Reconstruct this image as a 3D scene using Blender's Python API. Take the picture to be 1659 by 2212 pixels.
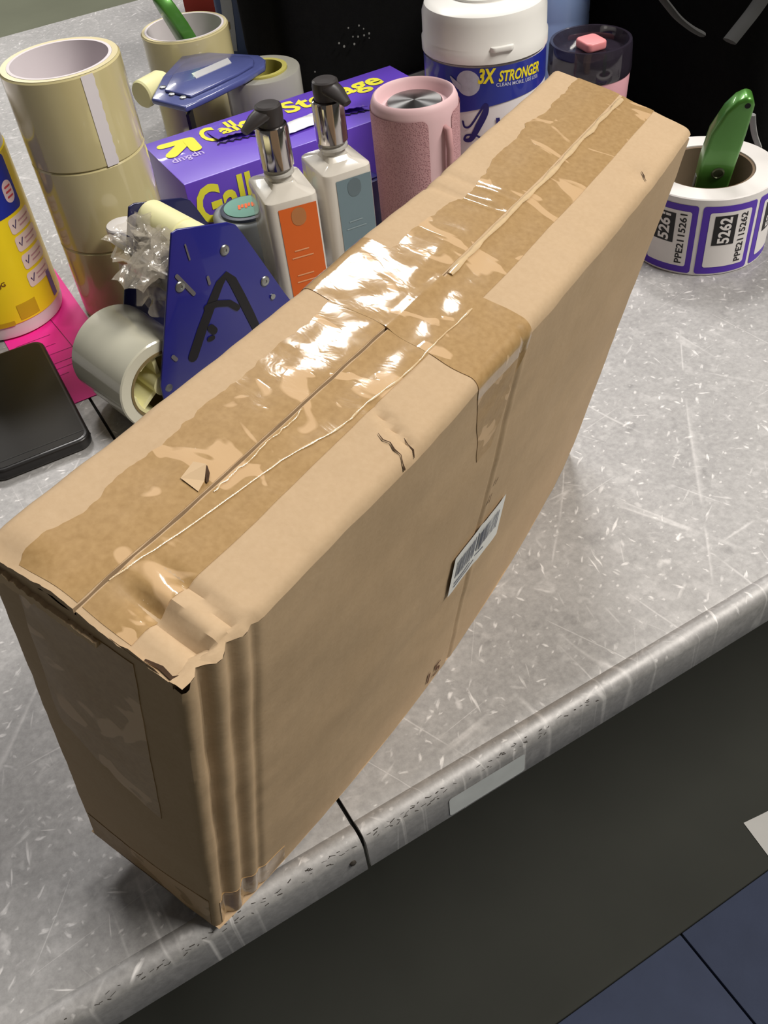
import bpy, bmesh, math, random
from mathutils import Vector, Matrix, noise
random.seed(7)
for o in list(bpy.data.objects): bpy.data.objects.remove(o)
scn = bpy.context.scene
COL = scn.collection
PI = math.pi
def V3(*a): return Vector(a)

# ------------------------------------------------------------------ camera
IW, IH, FPX, CAMH = 1659.0, 2212.0, 2048.0, 0.45
def cam_axes(pitch, roll, yaw):
    ca, sa = math.cos(pitch), math.sin(pitch); cb, sb = math.cos(roll), math.sin(roll)
    def r(v): return Vector((cb*v[0]-sb*v[1], sb*v[0]+cb*v[1], v[2]))
    D, F, R = r((0, ca, sa)), r((0, -sa, ca)), r((1, 0, 0))
    X = math.cos(yaw)*R+math.sin(yaw)*F; Y = -math.sin(yaw)*R+math.cos(yaw)*F
    return X, Y, -D
AX, AY, AU = cam_axes(0.79165317, -0.12565213, 0.44755815)
cam_right = Vector((AX[0], AY[0], AU[0])); cam_down = Vector((AX[1], AY[1], AU[1])); cam_fwd = Vector((AX[2], AY[2], AU[2]))
cd = bpy.data.cameras.new('camera'); cam = bpy.data.objects.new('camera', cd); COL.objects.link(cam)
M = Matrix.Identity(4)
for i in range(3):
    M[i][0] = cam_right[i]; M[i][1] = -cam_down[i]; M[i][2] = -cam_fwd[i]
M[0][3], M[1][3], M[2][3] = 0, 0, CAMH
cam.matrix_world = M
cd.sensor_fit = 'HORIZONTAL'; cd.sensor_width = 36; cd.lens = FPX/IW*36; cd.clip_start = 0.02
scn.camera = cam

# ------------------------------------------------------------------ world, lamps, exposure
w = bpy.data.worlds.new('room_light'); scn.world = w; w.use_nodes = True
bg = w.node_tree.nodes['Background']; bg.inputs[0].default_value = (1.0, 0.97, 0.92, 1); bg.inputs[1].default_value = 0.065
def area(name, loc, target, sx, sy, power, col):
    l = bpy.data.lights.new(name, 'AREA'); l.shape = 'RECTANGLE'; l.size = sx; l.size_y = sy; l.energy = power; l.color = col
    o = bpy.data.objects.new(name, l); COL.objects.link(o); o.location = loc
    o.rotation_euler = (Vector(target)-Vector(loc)).to_track_quat('-Z', 'Y').to_euler()
    return o
area('ceiling_lamp_back', (1.52, 1.80, 2.35), (0.5, 0.7, 0), 0.62, 0.30, 25, (1.0, 0.97, 0.93))
area('ceiling_lamp_middle', (0.55, 2.45, 2.35), (0.3, 0.8, 0), 0.9, 0.35, 29, (1.0, 0.97, 0.94))
area('ceiling_lamp_aisle', (1.5, -0.75, 2.35), (0.3, 0.4, 0), 1.2, 0.30, 87, (1.0, 0.95, 0.87))
area('far_floor_fill', (0.4, 6.0, 2.35), (0.4, 5.6, 0), 1.2, 0.30, 52, (1.0, 0.98, 0.92))  # added fill lamp, brightens the floor far behind the table
vs = scn.view_settings
vs.view_transform = 'Standard'; vs.look = 'None'; vs.gamma = 1; vs.use_curve_mapping = False; vs.exposure = 0.0

# ------------------------------------------------------------------ pixel -> place
CAMP = Vector((0, 0, CAMH))
def ray(px, py):
    d = cam_right*(px-IW/2)+cam_down*(py-IH/2)+cam_fwd*FPX
    return d.normalized()
def G(px, py, h=0.0):
    d = ray(px, py); return CAMP+d*((h-CAMH)/d.z)
def on_plane(px, py, o, n):
    d = ray(px, py); return CAMP+d*(((o-CAMP).dot(n))/d.dot(n))
def cylhit(px, py, cx, cy, r):
    d = ray(px, py); a = d.x**2+d.y**2; b = -2*(d.x*cx+d.y*cy); c = cx*cx+cy*cy-r*r
    q = max(b*b-4*a*c, 0); t = (-b-math.sqrt(q))/(2*a); p = CAMP+d*t
    return math.atan2(p.y-cy, p.x-cx), p.z

# ------------------------------------------------------------------ materials
def lin(c):
    out = []
    for v in c:
        v = v/255.0; out.append(v/12.92 if v <= 0.04045 else ((v+0.055)/1.055)**2.4)
    return (out[0], out[1], out[2], 1)
MATS = {}
def mat(name, rgb, rough=0.5, metal=0.0, var=0.08, scale=60, bump=0.0, bscale=300, coat=0.0, trans=0.0, ior=1.45, spec=0.5, sss=0.0, coat_rough=0.05):
    if name in MATS: return MATS[name]
    m = bpy.data.materials.new(name); m.use_nodes = True; MATS[name] = m
    nt = m.node_tree; b = nt.nodes['Principled BSDF']; N = nt.nodes.new; L = nt.links.new
    tc = N('ShaderNodeTexCoord'); nz = N('ShaderNodeTexNoise'); nz.inputs['Scale'].default_value = scale; nz.inputs['Detail'].default_value = 3
    L(tc.outputs['Object'], nz.inputs['Vector'])
    mx = N('ShaderNodeMix'); mx.data_type = 'RGBA'; c = lin(rgb)
    mx.inputs['A'].default_value = tuple(v*(1-var) for v in c[:3])+(1,); mx.inputs['B'].default_value = tuple(min(1, v*(1+var)) for v in c[:3])+(1,)
    L(nz.outputs['Fac'], mx.inputs['Factor']); L(mx.outputs['Result'], b.inputs['Base Color'])
    b.inputs['Roughness'].default_value = rough; b.inputs['Metallic'].default_value = metal; b.inputs['IOR'].default_value = ior
    b.inputs['Specular IOR Level'].default_value = spec; b.inputs['Transmission Weight'].default_value = trans
    b.inputs['Coat Weight'].default_value = coat; b.inputs['Coat Roughness'].default_value = coat_rough
    b.inputs['Subsurface Weight'].default_value = sss
    if sss: b.inputs['Subsurface Radius'].default_value = (0.01, 0.008, 0.005); b.inputs['Subsurface Scale'].default_value = 1
    if bump:
        n2 = N('ShaderNodeTexNoise'); n2.inputs['Scale'].default_value = bscale; n2.inputs['Detail'].default_value = 4; L(tc.outputs['Object'], n2.inputs['Vector'])
        bp = N('ShaderNodeBump'); bp.inputs['Strength'].default_value = bump; bp.inputs['Distance'].default_value = 0.001
        L(n2.outputs['Fac'], bp.inputs['Height']); L(bp.outputs['Normal'], b.inputs['Normal'])
    return m
def film(name, tint, gloss=0.3, rough=0.08, bump=0.4, bscale=120):
    """thin clear plastic film: see-through with a glossy sheen"""
    if name in MATS: return MATS[name]
    m = bpy.data.materials.new(name); m.use_nodes = True; MATS[name] = m; nt = m.node_tree; N = nt.nodes.new; L = nt.links.new
    b = nt.nodes['Principled BSDF']; b.inputs['Base Color'].default_value = lin(tint); b.inputs['Roughness'].default_value = rough; b.inputs['Specular IOR Level'].default_value = 0.9
    tc = N('ShaderNodeTexCoord'); nz = N('ShaderNodeTexNoise'); nz.inputs['Scale'].default_value = bscale; L(tc.outputs['Object'], nz.inputs['Vector'])
    bp = N('ShaderNodeBump'); bp.inputs['Strength'].default_value = bump; bp.inputs['Distance'].default_value = 0.002; L(nz.outputs['Fac'], bp.inputs['Height']); L(bp.outputs['Normal'], b.inputs['Normal'])
    fr = N('ShaderNodeMapRange'); fr.inputs['To Min'].default_value = gloss*0.8; fr.inputs['To Max'].default_value = min(1, gloss*1.2); L(nz.outputs['Fac'], fr.inputs['Value']); L(fr.outputs[0], b.inputs['Alpha'])
    return m

# ------------------------------------------------------------------ mesh helpers
def rr_poly0(w, h, r, n=6):
    out = []
    for cx, cy, a in ((w/2-r, h/2-r, 0), (-w/2+r, h/2-r, PI/2), (-w/2+r, -h/2+r, PI), (w/2-r, -h/2+r, 1.5*PI)):
        out += [(cx+r*math.cos(a+k*PI/2/n), cy+r*math.sin(a+k*PI/2/n)) for k in range(n+1)]
    return out
class MB:
    def __init__(s): s.v = []; s.f = []
    def add(s, vs, fs, T=None):
        k = len(s.v)
        for p in vs:
            p = Vector(p); s.v.append(T @ p if T is not None else p)
        for f in fs: s.f.append([i+k for i in f])
        return s
    def box(s, x0, x1, y0, y1, z0, z1, T=None):
        return s.add([(x0,y0,z0),(x1,y0,z0),(x1,y1,z0),(x0,y1,z0),(x0,y0,z1),(x1,y0,z1),(x1,y1,z1),(x0,y1,z1)],
            [(0,3,2,1),(4,5,6,7),(0,1,5,4),(1,2,6,5),(2,3,7,6),(3,0,4,7)], T)
    def lathe(s, prof, seg=48, T=None, close=False, cap=True):
        """profile [(r,z)...] about z; capped unless closed"""
        vs, fs, n = [], [], len(prof)
        for r, z in prof:
            for k in range(seg):
                a = 2*PI*k/seg; vs.append((r*math.cos(a), r*math.sin(a), z))
        rows = n if close else n-1
        for i in range(rows):
            for k in range(seg):
                k2 = (k+1) % seg; j = (i+1) % n
                fs.append((i*seg+k, i*seg+k2, j*seg+k2, j*seg+k))
        if not close and cap:
            if prof[0][0] > 1e-6: fs.append(tuple(reversed(range(seg))))
            if prof[-1][0] > 1e-6: fs.append(tuple(range((n-1)*seg, n*seg)))
        return s.add(vs, fs, T)
    def prism(s, poly, z0, z1, T=None):
        n = len(poly); vs = [(x, y, z0) for x, y in poly]+[(x, y, z1) for x, y in poly]
        fs = [tuple(reversed(range(n))), tuple(range(n, 2*n))]+[(i, (i+1) % n, n+(i+1) % n, n+i) for i in range(n)]
        return s.add(vs, fs, T)
    def tube(s, pts, rad, seg=8, flat=1.0, T=None):
        pts = [Vector(p) for p in pts]; vs, fs = [], []; up = None
        for i, p in enumerate(pts):
            d = (pts[min(i+1, len(pts)-1)]-pts[max(i-1, 0)]).normalized()
            if up is None: up = Vector((0, 0, 1)) if abs(d.z) < 0.9 else Vector((1, 0, 0))
            a = d.cross(up).normalized(); b = a.cross(d).normalized(); up = b
            r = rad[i] if isinstance(rad, (list, tuple)) else rad
            for k in range(seg):
                t = 2*PI*k/seg; vs.append(p+a*(r*math.cos(t))+b*(r*flat*math.sin(t)))
        for i in range(len(pts)-1):
            for k in range(seg):
                k2 = (k+1) % seg; fs.append((i*seg+k, i*seg+k2, (i+1)*seg+k2, (i+1)*seg+k))
        fs.append(tuple(reversed(range(seg)))); fs.append(tuple(range((len(pts)-1)*seg, len(pts)*seg)))
        return s.add(vs, fs, T)
    def grid(s, fn, nu, nv):
        vs = [fn(i/nu, j/nv) for i in range(nu+1) for j in range(nv+1)]
        return s.add(vs, [(i*(nv+1)+j, (i+1)*(nv+1)+j, (i+1)*(nv+1)+j+1, i*(nv+1)+j+1) for i in range(nu) for j in range(nv)])
    def slab(s, fo, fi, nu, nv):
        """closed sheet: outer grid fo(a,b), inner grid fi(a,b)"""
        n = (nu+1)*(nv+1); vs = [fo(i/nu, j/nv) for i in range(nu+1) for j in range(nv+1)]+[fi(i/nu, j/nv) for i in range(nu+1) for j in range(nv+1)]
        q = lambda i, j: i*(nv+1)+j
        fs = [(q(i,j), q(i+1,j), q(i+1,j+1), q(i,j+1)) for i in range(nu) for j in range(nv)]
        fs += [(n+q(i,j), n+q(i,j+1), n+q(i+1,j+1), n+q(i+1,j)) for i in range(nu) for j in range(nv)]
        for i in range(nu):
            fs.append((q(i,0), n+q(i,0), n+q(i+1,0), q(i+1,0))); fs.append((q(i,nv), q(i+1,nv), n+q(i+1,nv), n+q(i,nv)))
        for j in range(nv):
            fs.append((q(0,j), q(0,j+1), n+q(0,j+1), n+q(0,j))); fs.append((q(nu,j), n+q(nu,j), n+q(nu,j+1), q(nu,j+1)))
        return s.add(vs, fs)
    def build(s, name, m, parent=None, smooth=30, bevel=0, seg=2, fixn=True, subd=0):
        me = bpy.data.meshes.new(name); bm = bmesh.new()
        bv = [bm.verts.new(p) for p in s.v]
        for f in s.f:
            try: bm.faces.new([bv[i] for i in f])
            except ValueError: pass
        if fixn: bmesh.ops.recalc_face_normals(bm, faces=bm.faces)
        if bevel:
            es = [e for e in bm.edges if len(e.link_faces) == 2 and e.calc_face_angle(0) > 0.5]
            bmesh.ops.bevel(bm, geom=es, offset=bevel, segments=seg, affect='EDGES', profile=0.5, clamp_overlap=True)
        bm.to_mesh(me); bm.free()
        if smooth:
            for p in me.polygons: p.use_smooth = True
            me.set_sharp_from_angle(angle=math.radians(smooth))
        me.materials.append(m)
        o = bpy.data.objects.new(name, me); COL.objects.link(o)
        if parent is not None: o.parent = parent
        if subd:
            md = o.modifiers.new('round', 'SUBSURF'); md.levels = subd; md.render_levels = subd
        return o
def tag(o, label, cat, group=None):
    o['label'] = label; o['category'] = cat
    if group: o['group'] = group
    return o
def thing(name, label, cat, loc=(0,0,0), rotz=0, group=None):
    o = bpy.data.objects.new(name, None); COL.objects.link(o); o.location = loc; o.rotation_euler = (0, 0, rotz); o.empty_display_size = 0.02
    return tag(o, label, cat, group)
def copy_tree(o, parent=None):
    c = o.copy(); COL.objects.link(c)
    if parent is not None: c.parent = parent
    for ch in o.children: copy_tree(ch, c)
    return c
# text and flat print -------------------------------------------------
_tc = {}
def text2d(s, bold=0.0, shear=0.0):
    """letters as flat (x,y) mesh, 1 unit = font size, centred"""
    k = (s, bold, shear)
    if k in _tc: return _tc[k]
    cu = bpy.data.curves.new('print', 'FONT'); cu.body = s; cu.size = 1; cu.offset = bold; cu.shear = shear; cu.resolution_u = 3; cu.align_x = 'LEFT'
    o = bpy.data.objects.new('print', cu); COL.objects.link(o)
    dg = bpy.context.evaluated_depsgraph_get(); me = bpy.data.meshes.new_from_object(o.evaluated_get(dg))
    vs = [(v.co.x, v.co.y) for v in me.vertices]; fs = [tuple(p.vertices) for p in me.polygons]
    bpy.data.objects.remove(o); bpy.data.curves.remove(cu); bpy.data.meshes.remove(me)
    x0 = min(v[0] for v in vs); x1 = max(v[0] for v in vs); y0 = min(v[1] for v in vs); y1 = max(v[1] for v in vs)
    vs = [((x-(x0+x1)/2), (y-(y0+y1)/2)) for x, y in vs]
    _tc[k] = (vs, fs, x1-x0, y1-y0); return _tc[k]
def put_text(mb, s, mapf, cx, cy, w=None, h=None, rot=0, bold=0.0, shear=0.0):
    vs, fs, tw, th = text2d(s, bold, shear)
    sx = (w/tw) if w else h/th; sy = (h/th) if h else w/tw
    c, q = math.cos(rot), math.sin(rot)
    mb.add([mapf(cx+x*sx*c-y*sy*q, cy+x*sx*q+y*sy*c) for x, y in vs], fs)
def rrect(mb, mapf, x0, x1, y0, y1, r=0.0, n=12):
    """rounded rectangle as column strips"""
    xs = [x0+(x1-x0)*i/n for i in range(n+1)]
    if r: xs = sorted(set(xs+[x0+r*(1-math.cos(t*PI/8)) for t in range(5)]+[x1-r*(1-math.cos(t*PI/8)) for t in range(5)]))
    vs = []
    for x in xs:
        e = min(x-x0, x1-x); d = 0
        if r and e < r: d = r-math.sqrt(max(r*r-(r-e)**2, 0))
        vs += [mapf(x, y0+d), mapf(x, y1-d)]
    mb.add(vs, [(2*i, 2*i+2, 2*i+3, 2*i+1) for i in range(len(xs)-1)])
def stroke(mb, mapf, pts, wd, closed=False):
    """flat ribbon with round ends along 2D points, without overlapping faces"""
    P = [Vector((p[0], p[1])) for p in pts]; W = [(wd[i] if isinstance(wd, (list, tuple)) else wd)/2 for i in range(len(P))]
    L_, R_ = [], []
    for i, p in enumerate(P):
        d = (P[min(i+1, len(P)-1)]-P[max(i-1, 0)]).normalized(); n = Vector((-d.y, d.x)); L_.append(p+n*W[i]); R_.append(p-n*W[i])
    d0 = (P[0]-P[1]).normalized(); d1 = (P[-1]-P[-2]).normalized()
    def cap(p, d, r):
        a = math.atan2(d.y, d.x); return [p+Vector((math.cos(a+PI/2-k*PI/6), math.sin(a+PI/2-k*PI/6)))*r for k in range(1, 6)]
    k = len(P); vs = [mapf(p.x, p.y) for p in L_]+[mapf(p.x, p.y) for p in R_]
    c0 = cap(P[0], d0, W[0]); c1 = cap(P[-1], d1, W[-1]); fs = [(i, i+1, k+i+1, k+i) for i in range(k-1)]
    base = len(vs); vs += [mapf(p.x, p.y) for p in c0]+[mapf(p.x, p.y) for p in c1]
    fs.append(tuple([k]+[base+j for j in range(5)]+[0])); fs.append(tuple([k-1]+[base+5+j for j in range(5)]+[2*k-1]))
    mb.add(vs, fs)
def cyl_map(r, ang, z0): return lambda x, y: (r*math.cos(ang+x/r), r*math.sin(ang+x/r), z0+y)
def catmull(pts, n=6):
    pts = [Vector(p) for p in pts]; out = []
    for i in range(len(pts)-1):
        p0, p1, p2, p3 = pts[max(i-1, 0)], pts[i], pts[i+1], pts[min(i+2, len(pts)-1)]
        for k in range(n):
            t = k/n; out.append(0.5*((2*p1)+(p2-p0)*t+(2*p0-5*p1+4*p2-p3)*t*t+(3*p1-p0-3*p2+p3)*t**3))
    return out+[pts[-1]]
def struct(o):
    o['kind'] = 'structure'; return o

# ------------------------------------------------------------------ floor
FZ = -0.88
def floor_mat():
    m = mat('concrete', (150, 153, 132), 0.75, var=0.18, scale=3, bump=0.15, bscale=40); return m
struct(MB().grid(lambda a, b: (-7+14*a, -5+15*b, FZ), 14, 15).build('floor', floor_mat(), smooth=0))

# ------------------------------------------------------------------ steel tables
def steel_mat():
    m = bpy.data.materials.new('scratched_steel'); m.use_nodes = True; nt = m.node_tree; N = nt.nodes.new; L = nt.links.new; b = nt.nodes['Principled BSDF']
    tc = N('ShaderNodeTexCoord')
    def noise_(scale, detail=3, vec=None, rough=0.5):
        n = N('ShaderNodeTexNoise'); n.inputs['Scale'].default_value = scale; n.inputs['Detail'].default_value = detail; n.inputs['Roughness'].default_value = rough
        L(vec if vec else tc.outputs['Object'], n.inputs['Vector']); return n.outputs['Fac']
    def ramp(fac, a, c):
        r = N('ShaderNodeMapRange'); r.inputs['From Min'].default_value = a; r.inputs['From Max'].default_value = c; L(fac, r.inputs['Value']); return r.outputs[0]
    def mth(op, a, c):
        n = N('ShaderNodeMath'); n.operation = op
        for i, x in enumerate((a, c)):
            if isinstance(x, (int, float)): n.inputs[i].default_value = x
            else: L(x, n.inputs[i])
        return n.outputs[0]
    tot = None
    # short bright scuffs and long hairline scratches in several directions
    for ang, sc, st, th, amp in ((0.5, 95, 5, 0.13, .9), (1.35, 110, 6, 0.12, .8), (2.3, 80, 4, 0.12, .8), (2.9, 140, 2.2, 0.16, .7), (0.2, 60, 2.0, 0.10, .9), (1.0, 42, 1.3, 0.13, .5), (0.8, 150, 3, 0.17, .8), (1.9, 170, 2.5, 0.17, .7), (2.6, 120, 6, 0.11, .8), (0.35, 210, 1.5, 0.2, .6), (1.2, 90, 9, 0.07, .8)):
        mp = N('ShaderNodeMapping'); mp.vector_type = 'TEXTURE'; mp.inputs['Rotation'].default_value = (0, 0, ang); mp.inputs['Scale'].default_value = (st/sc, 1/sc, 1); L(tc.outputs['Object'], mp.inputs['Vector'])
        wn = N('ShaderNodeTexNoise'); wn.inputs['Scale'].default_value = 3; L(mp.outputs[0], wn.inputs['Vector'])
        wm = N('ShaderNodeVectorMath'); wm.operation = 'MULTIPLY_ADD'; wm.inputs[1].default_value = (0.5, 0.5, 0); L(wn.outputs['Color'], wm.inputs[0]); L(mp.outputs[0], wm.inputs[2])
        v = N('ShaderNodeTexVoronoi'); v.inputs['Scale'].default_value = 1; v.inputs['Randomness'].default_value = 1; L(wm.outputs[0], v.inputs['Vector'])
        k = mth('MULTIPLY', ramp(v.outputs['Distance'], th, th*0.35), amp)
        sel = N('ShaderNodeSeparateColor'); L(v.outputs['Color'], sel.inputs[0]); k = mth('MULTIPLY', k, ramp(sel.outputs[0], 0.2, 0.7))
        tot = k if tot is None else mth('MAXIMUM', tot, k)
    for ang, sc, dens in ((0.9, 26, 0.0035), (2.0, 20, 0.003), (0.15, 30, 0.003), (1.6, 22, 0.003)):
        mp = N('ShaderNodeMapping'); mp.vector_type = 'TEXTURE'; mp.inputs['Rotation'].default_value = (0, 0, ang); mp.inputs['Scale'].default_value = (1/(sc*0.05), 1/(sc*0.8), 1); mp.inputs['Location'].default_value = (ang*3, ang*7, 0); L(tc.outputs['Object'], mp.inputs['Vector'])
        n = noise_(1.0, 2, mp.outputs[0]); a = mth('ABSOLUTE', mth('SUBTRACT', n, 0.5), 0)
        k = mth('MULTIPLY', ramp(a, dens*1.6, 0.0), ramp(noise_(9+sc*.3, 2), 0.55, 0.64)); tot = mth('MAXIMUM', tot, mth('MULTIPLY', k, 0.38))
    blot = ramp(noise_(85, 3), 0.56, 0.64)
    fine = ramp(noise_(260, 5, None, 0.7), 0.35, 0.75); big = ramp(noise_(7, 4), 0.3, 0.72)
    dark = ramp(noise_(55, 4), 0.66, 0.74)
    val = mth('ADD', mth('ADD', 0.295, mth('MULTIPLY', big, 0.10)), mth('MULTIPLY', fine, 0.12))
    val = mth('SUBTRACT', val, mth('MULTIPLY', dark, 0.07)); val = mth('ADD', mth('ADD', val, mth('MULTIPLY', blot, 0.06)), mth('MULTIPLY', tot, 0.46))
    cc = N('ShaderNodeCombineColor'); L(val, cc.inputs[0]); L(mth('MULTIPLY', val, 0.975), cc.inputs[1]); L(mth('MULTIPLY', val, 0.97), cc.inputs[2])
    L(cc.outputs[0], b.inputs['Base Color']); b.inputs['Metallic'].default_value = 0.34
    L(mth('ADD', mth('ADD', 0.52, mth('MULTIPLY', big, 0.08)), mth('MULTIPLY', tot, 0.15)), b.inputs['Roughness'])
    bp = N('ShaderNodeBump'); bp.inputs['Strength'].default_value = 0.25; bp.inputs['Distance'].default_value = 0.0006
    L(mth('ADD', noise_(34, 3), mth('MULTIPLY', tot, -0.3)), bp.inputs['Height']); L(bp.outputs['Normal'], b.inputs['Normal'])
    return m
STEEL = steel_mat()
SEAM = 0.0662; TB = 1.556
leg_m = mat('galvanised_leg', (120, 118, 112), 0.5, 0.8)
nick_m = mat('dark_nick', (52, 47, 42), 0.7)
def table(x0, x1, label, legs, lip=0.0):
    t = thing('steel_table', label, 'table', ((x0+x1)/2, 0, FZ), 0, None)
    ox, oz = (x0+x1)/2, FZ
    fy = 0.2197+lip
    prof = [(TB, 0.0), (TB, -0.03), (TB-0.003, -0.03), (TB-0.003, -0.004), (fy+0.004, -0.004), (fy-0.0075, -0.006), (fy-0.0085, -0.030), (fy-0.0105, -0.030)]
    prof += [(fy-0.0108, -0.0295)]
    for k in range(9):
        a = PI-k*PI/2/8*1.0; prof.append((fy-0.0028+0.008*math.cos(a), -0.0062+0.0078*math.sin(a)))
    prof += [(fy-0.0012, 0.0013), (fy+0.0004, 0.0003), (fy+0.0016, -0.0007), (fy+0.004, -0.0003), (fy+0.008, 0.0)]
    mb = MB(); n = len(prof); vs, fs = [], []
    for x in (x0, x1):
        vs += [(x-ox, y, z-oz) for y, z in prof]
    fs = [(i, (i+1) % n, n+(i+1) % n, n+i) for i in range(n)]+[tuple(range(n)), tuple(reversed(range(n, 2*n)))]
    mb.add(vs, fs).build('tabletop', STEEL, t, smooth=35)
    for lx, ly in legs:
        MB().box(lx-ox-0.02, lx-ox+0.02, ly-0.02, ly+0.02, 0, -FZ-0.004).build('leg', leg_m, t, bevel=0.003)
    return t, ox, oz, fy
tl, lox, loz, lfy = table(-1.35, SEAM-0.0010, 'scratched stainless steel table under the phone and yellow wipes canister', [(-1.25, 0.8), (-0.1, 0.8), (-1.25, 1.45), (-0.1, 1.45)], -0.0005)
tr, rox, roz, rfy = table(SEAM+0.0012, 1.75, 'scratched stainless steel table under the sticker roll, with a pale sticker on its edge', [(0.2, 0.8), (1.65, 0.8), (0.2, 1.45), (1.65, 1.45)])
MB().box(SEAM-0.0009-rox, SEAM+0.0011-rox, 0.2125, TB, -0.012-roz, -0.0025-roz).build('gap_shade_strip', mat('gap_shade_black', (16, 15, 14), 0.9), tr, smooth=0)  # black strip put in so the gap between the tables stays shaded
# pale old sticker on the apron
ay = rfy-0.0112
mb = MB()
def apron(x, z): return (x-rox, ay, z-roz)
rrect(mb, apron, 0.1165, 0.1655, -0.0275, -0.0095, 0.002, 6); mb.build('old_sticker', mat('sticker_residue', (196, 200, 200), 0.35, var=0.12, scale=90), tr, smooth=0)
rng = random.Random(3)
for t, ox, oz, fy, x0, x1 in ((tl, lox, loz, lfy, -0.16, SEAM-0.004), (tr, rox, roz, rfy, SEAM+0.004, 0.22)):
    mb = MB(); 
    for k in range(int((x1-x0)/0.0024)):
        x = rng.uniform(x0, x1); a = PI-rng.uniform(0.35, 0.95); l = rng.uniform(0.0008, 0.0030); wd = rng.uniform(0.00008, 0.00025); tilt = rng.uniform(-0.5, 0.6)
        q = []
        for sx, sa in ((-1, -1), (1, -1), (1, 1), (-1, 1)):
            aa = a+sx*tilt*0.12+sa*wd/0.008
            q.append((x+sx*l/2-ox, fy-0.0028+0.0083*math.cos(aa), -0.0062+0.0081*math.sin(aa)-oz))
        mb.add(q, [(0, 1, 2, 3)])
    o = mb.build('edge_nicks', nick_m, t, smooth=0); o['kind'] = 'stuff'
# rivet on the left apron
MB().lathe([(0.0018, 0), (0.0018, 0.0008), (0.0009, 0.0014), (0, 0.0014)], 12, Matrix.Translation((0.058-lox, lfy-0.0108, -0.013-loz)) @ Matrix.Rotation(PI/2, 4, 'X')).build('rivet', nick_m, tl)

# ------------------------------------------------------------------ blue mat in front of the table, paper scrap
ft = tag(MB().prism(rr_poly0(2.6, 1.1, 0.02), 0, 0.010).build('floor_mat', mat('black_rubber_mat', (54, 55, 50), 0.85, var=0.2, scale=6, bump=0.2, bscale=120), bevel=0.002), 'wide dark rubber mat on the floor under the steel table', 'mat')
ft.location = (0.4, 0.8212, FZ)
mt = thing('floor_mat', 'blue-grey rubber mat of square tiles on the floor before the table', 'mat', (0.485, -0.1, FZ))
matm = mat('blue_rubber', (62, 70, 94), 0.8, var=0.15, scale=25, bump=0.2, bscale=200)
for i, j in ((0, 0), (1, 0), (-1, 0), (0, 1), (1, 1), (-1, 1)):
    x0 = -0.61+0.61*i+0.0012; y1 = 0.37-0.61*j
    MB().box(x0, x0+0.6076, y1-0.6076, y1, 0, 0.012).build('mat_tile', matm, mt, bevel=0.002)
pm = mat('white_paper', (205, 203, 200), 0.8, var=0.03)
pc = G(1655, 1775, FZ)
def paper(a, b):
    x, y = a*0.16, b*0.11; z = 0.0006+0.012*max(0, a-0.25)*(1+0.6*b)
    return V3(x, y, z)
o = MB().slab(lambda a, b: paper(a, b)+V3(0, 0, 0.0003), paper, 10, 8).build('paper_sheet', pm)
o.location = G(1592, 1806, FZ+0.01)+V3(0.006, -0.10, 0.0003); o.rotation_euler = (0, 0, math.radians(-8)); tag(o, 'white paper sheet lying on the dark floor under the table', 'paper')

# ------------------------------------------------------------------ cardboard box
LB, WB, HB, FR = 0.378, 0.080, 0.243, 0.005
bx = thing('cardboard_box', 'tall brown cardboard box sealed with clear tape, leaning on the steel table', 'box', (-0.047, 0.277, 0.022))
bx.rotation_euler = (math.radians(12.5), math.radians(0.7), math.radians(26.2))
RB = bx.rotation_euler.to_matrix(); PB = Vector(bx.location)
def card_mat():
    m = bpy.data.materials.new('kraft_card'); m.use_nodes = True; nt = m.node_tree; N = nt.nodes.new; L = nt.links.new; b = nt.nodes['Principled BSDF']
    tc = N('ShaderNodeTexCoord'); n1 = N('ShaderNodeTexNoise'); n1.inputs['Scale'].default_value = 500; n1.inputs['Detail'].default_value = 5; L(tc.outputs['Object'], n1.inputs['Vector'])
    n2 = N('ShaderNodeTexNoise'); n2.inputs['Scale'].default_value = 14; n2.inputs['Detail'].default_value = 3; L(tc.outputs['Object'], n2.inputs['Vector'])
    ad = N('ShaderNodeMath'); ad.operation = 'MULTIPLY_ADD'; ad.inputs[1].default_value = 0.5; L(n1.outputs['Fac'], ad.inputs[0])
    h = N('ShaderNodeMath'); h.operation = 'MULTIPLY'; h.inputs[1].default_value = 0.5; L(n2.outputs['Fac'], h.inputs[0]); L(h.outputs[0], ad.inputs[2])
    mx = N('ShaderNodeMix'); mx.data_type = 'RGBA'; mx.inputs['A'].default_value = lin((173, 146, 113)); mx.inputs['B'].default_value = lin((195, 170, 139)); L(ad.outputs[0], mx.inputs['Factor']); L(mx.outputs['Result'], b.inputs['Base Color'])
    b.inputs['Roughness'].default_value = 0.78; b.inputs['Specular IOR Level'].default_value = 0.25
    # corrugation just telegraphing through the liner
    wv = N('ShaderNodeTexWave'); wv.wave_type = 'BANDS'; wv.bands_direction = 'X'; wv.inputs['Scale'].default_value = 45; wv.inputs['Distortion'].default_value = 1.5; L(tc.outputs['Object'], wv.inputs['Vector'])
    s = N('ShaderNodeMath'); s.operation = 'MULTIPLY_ADD'; s.inputs[1].default_value = 0.35; L(wv.outputs['Fac'], s.inputs[0]); L(n1.outputs['Fac'], s.inputs[2])
    bp = N('ShaderNodeBump'); bp.inputs['Strength'].default_value = 0.12; bp.inputs['Distance'].default_value = 0.0005; L(s.outputs[0], bp.inputs['Height']); L(bp.outputs['Normal'], b.inputs['Normal'])
    return m
CARD = card_mat()
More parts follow.
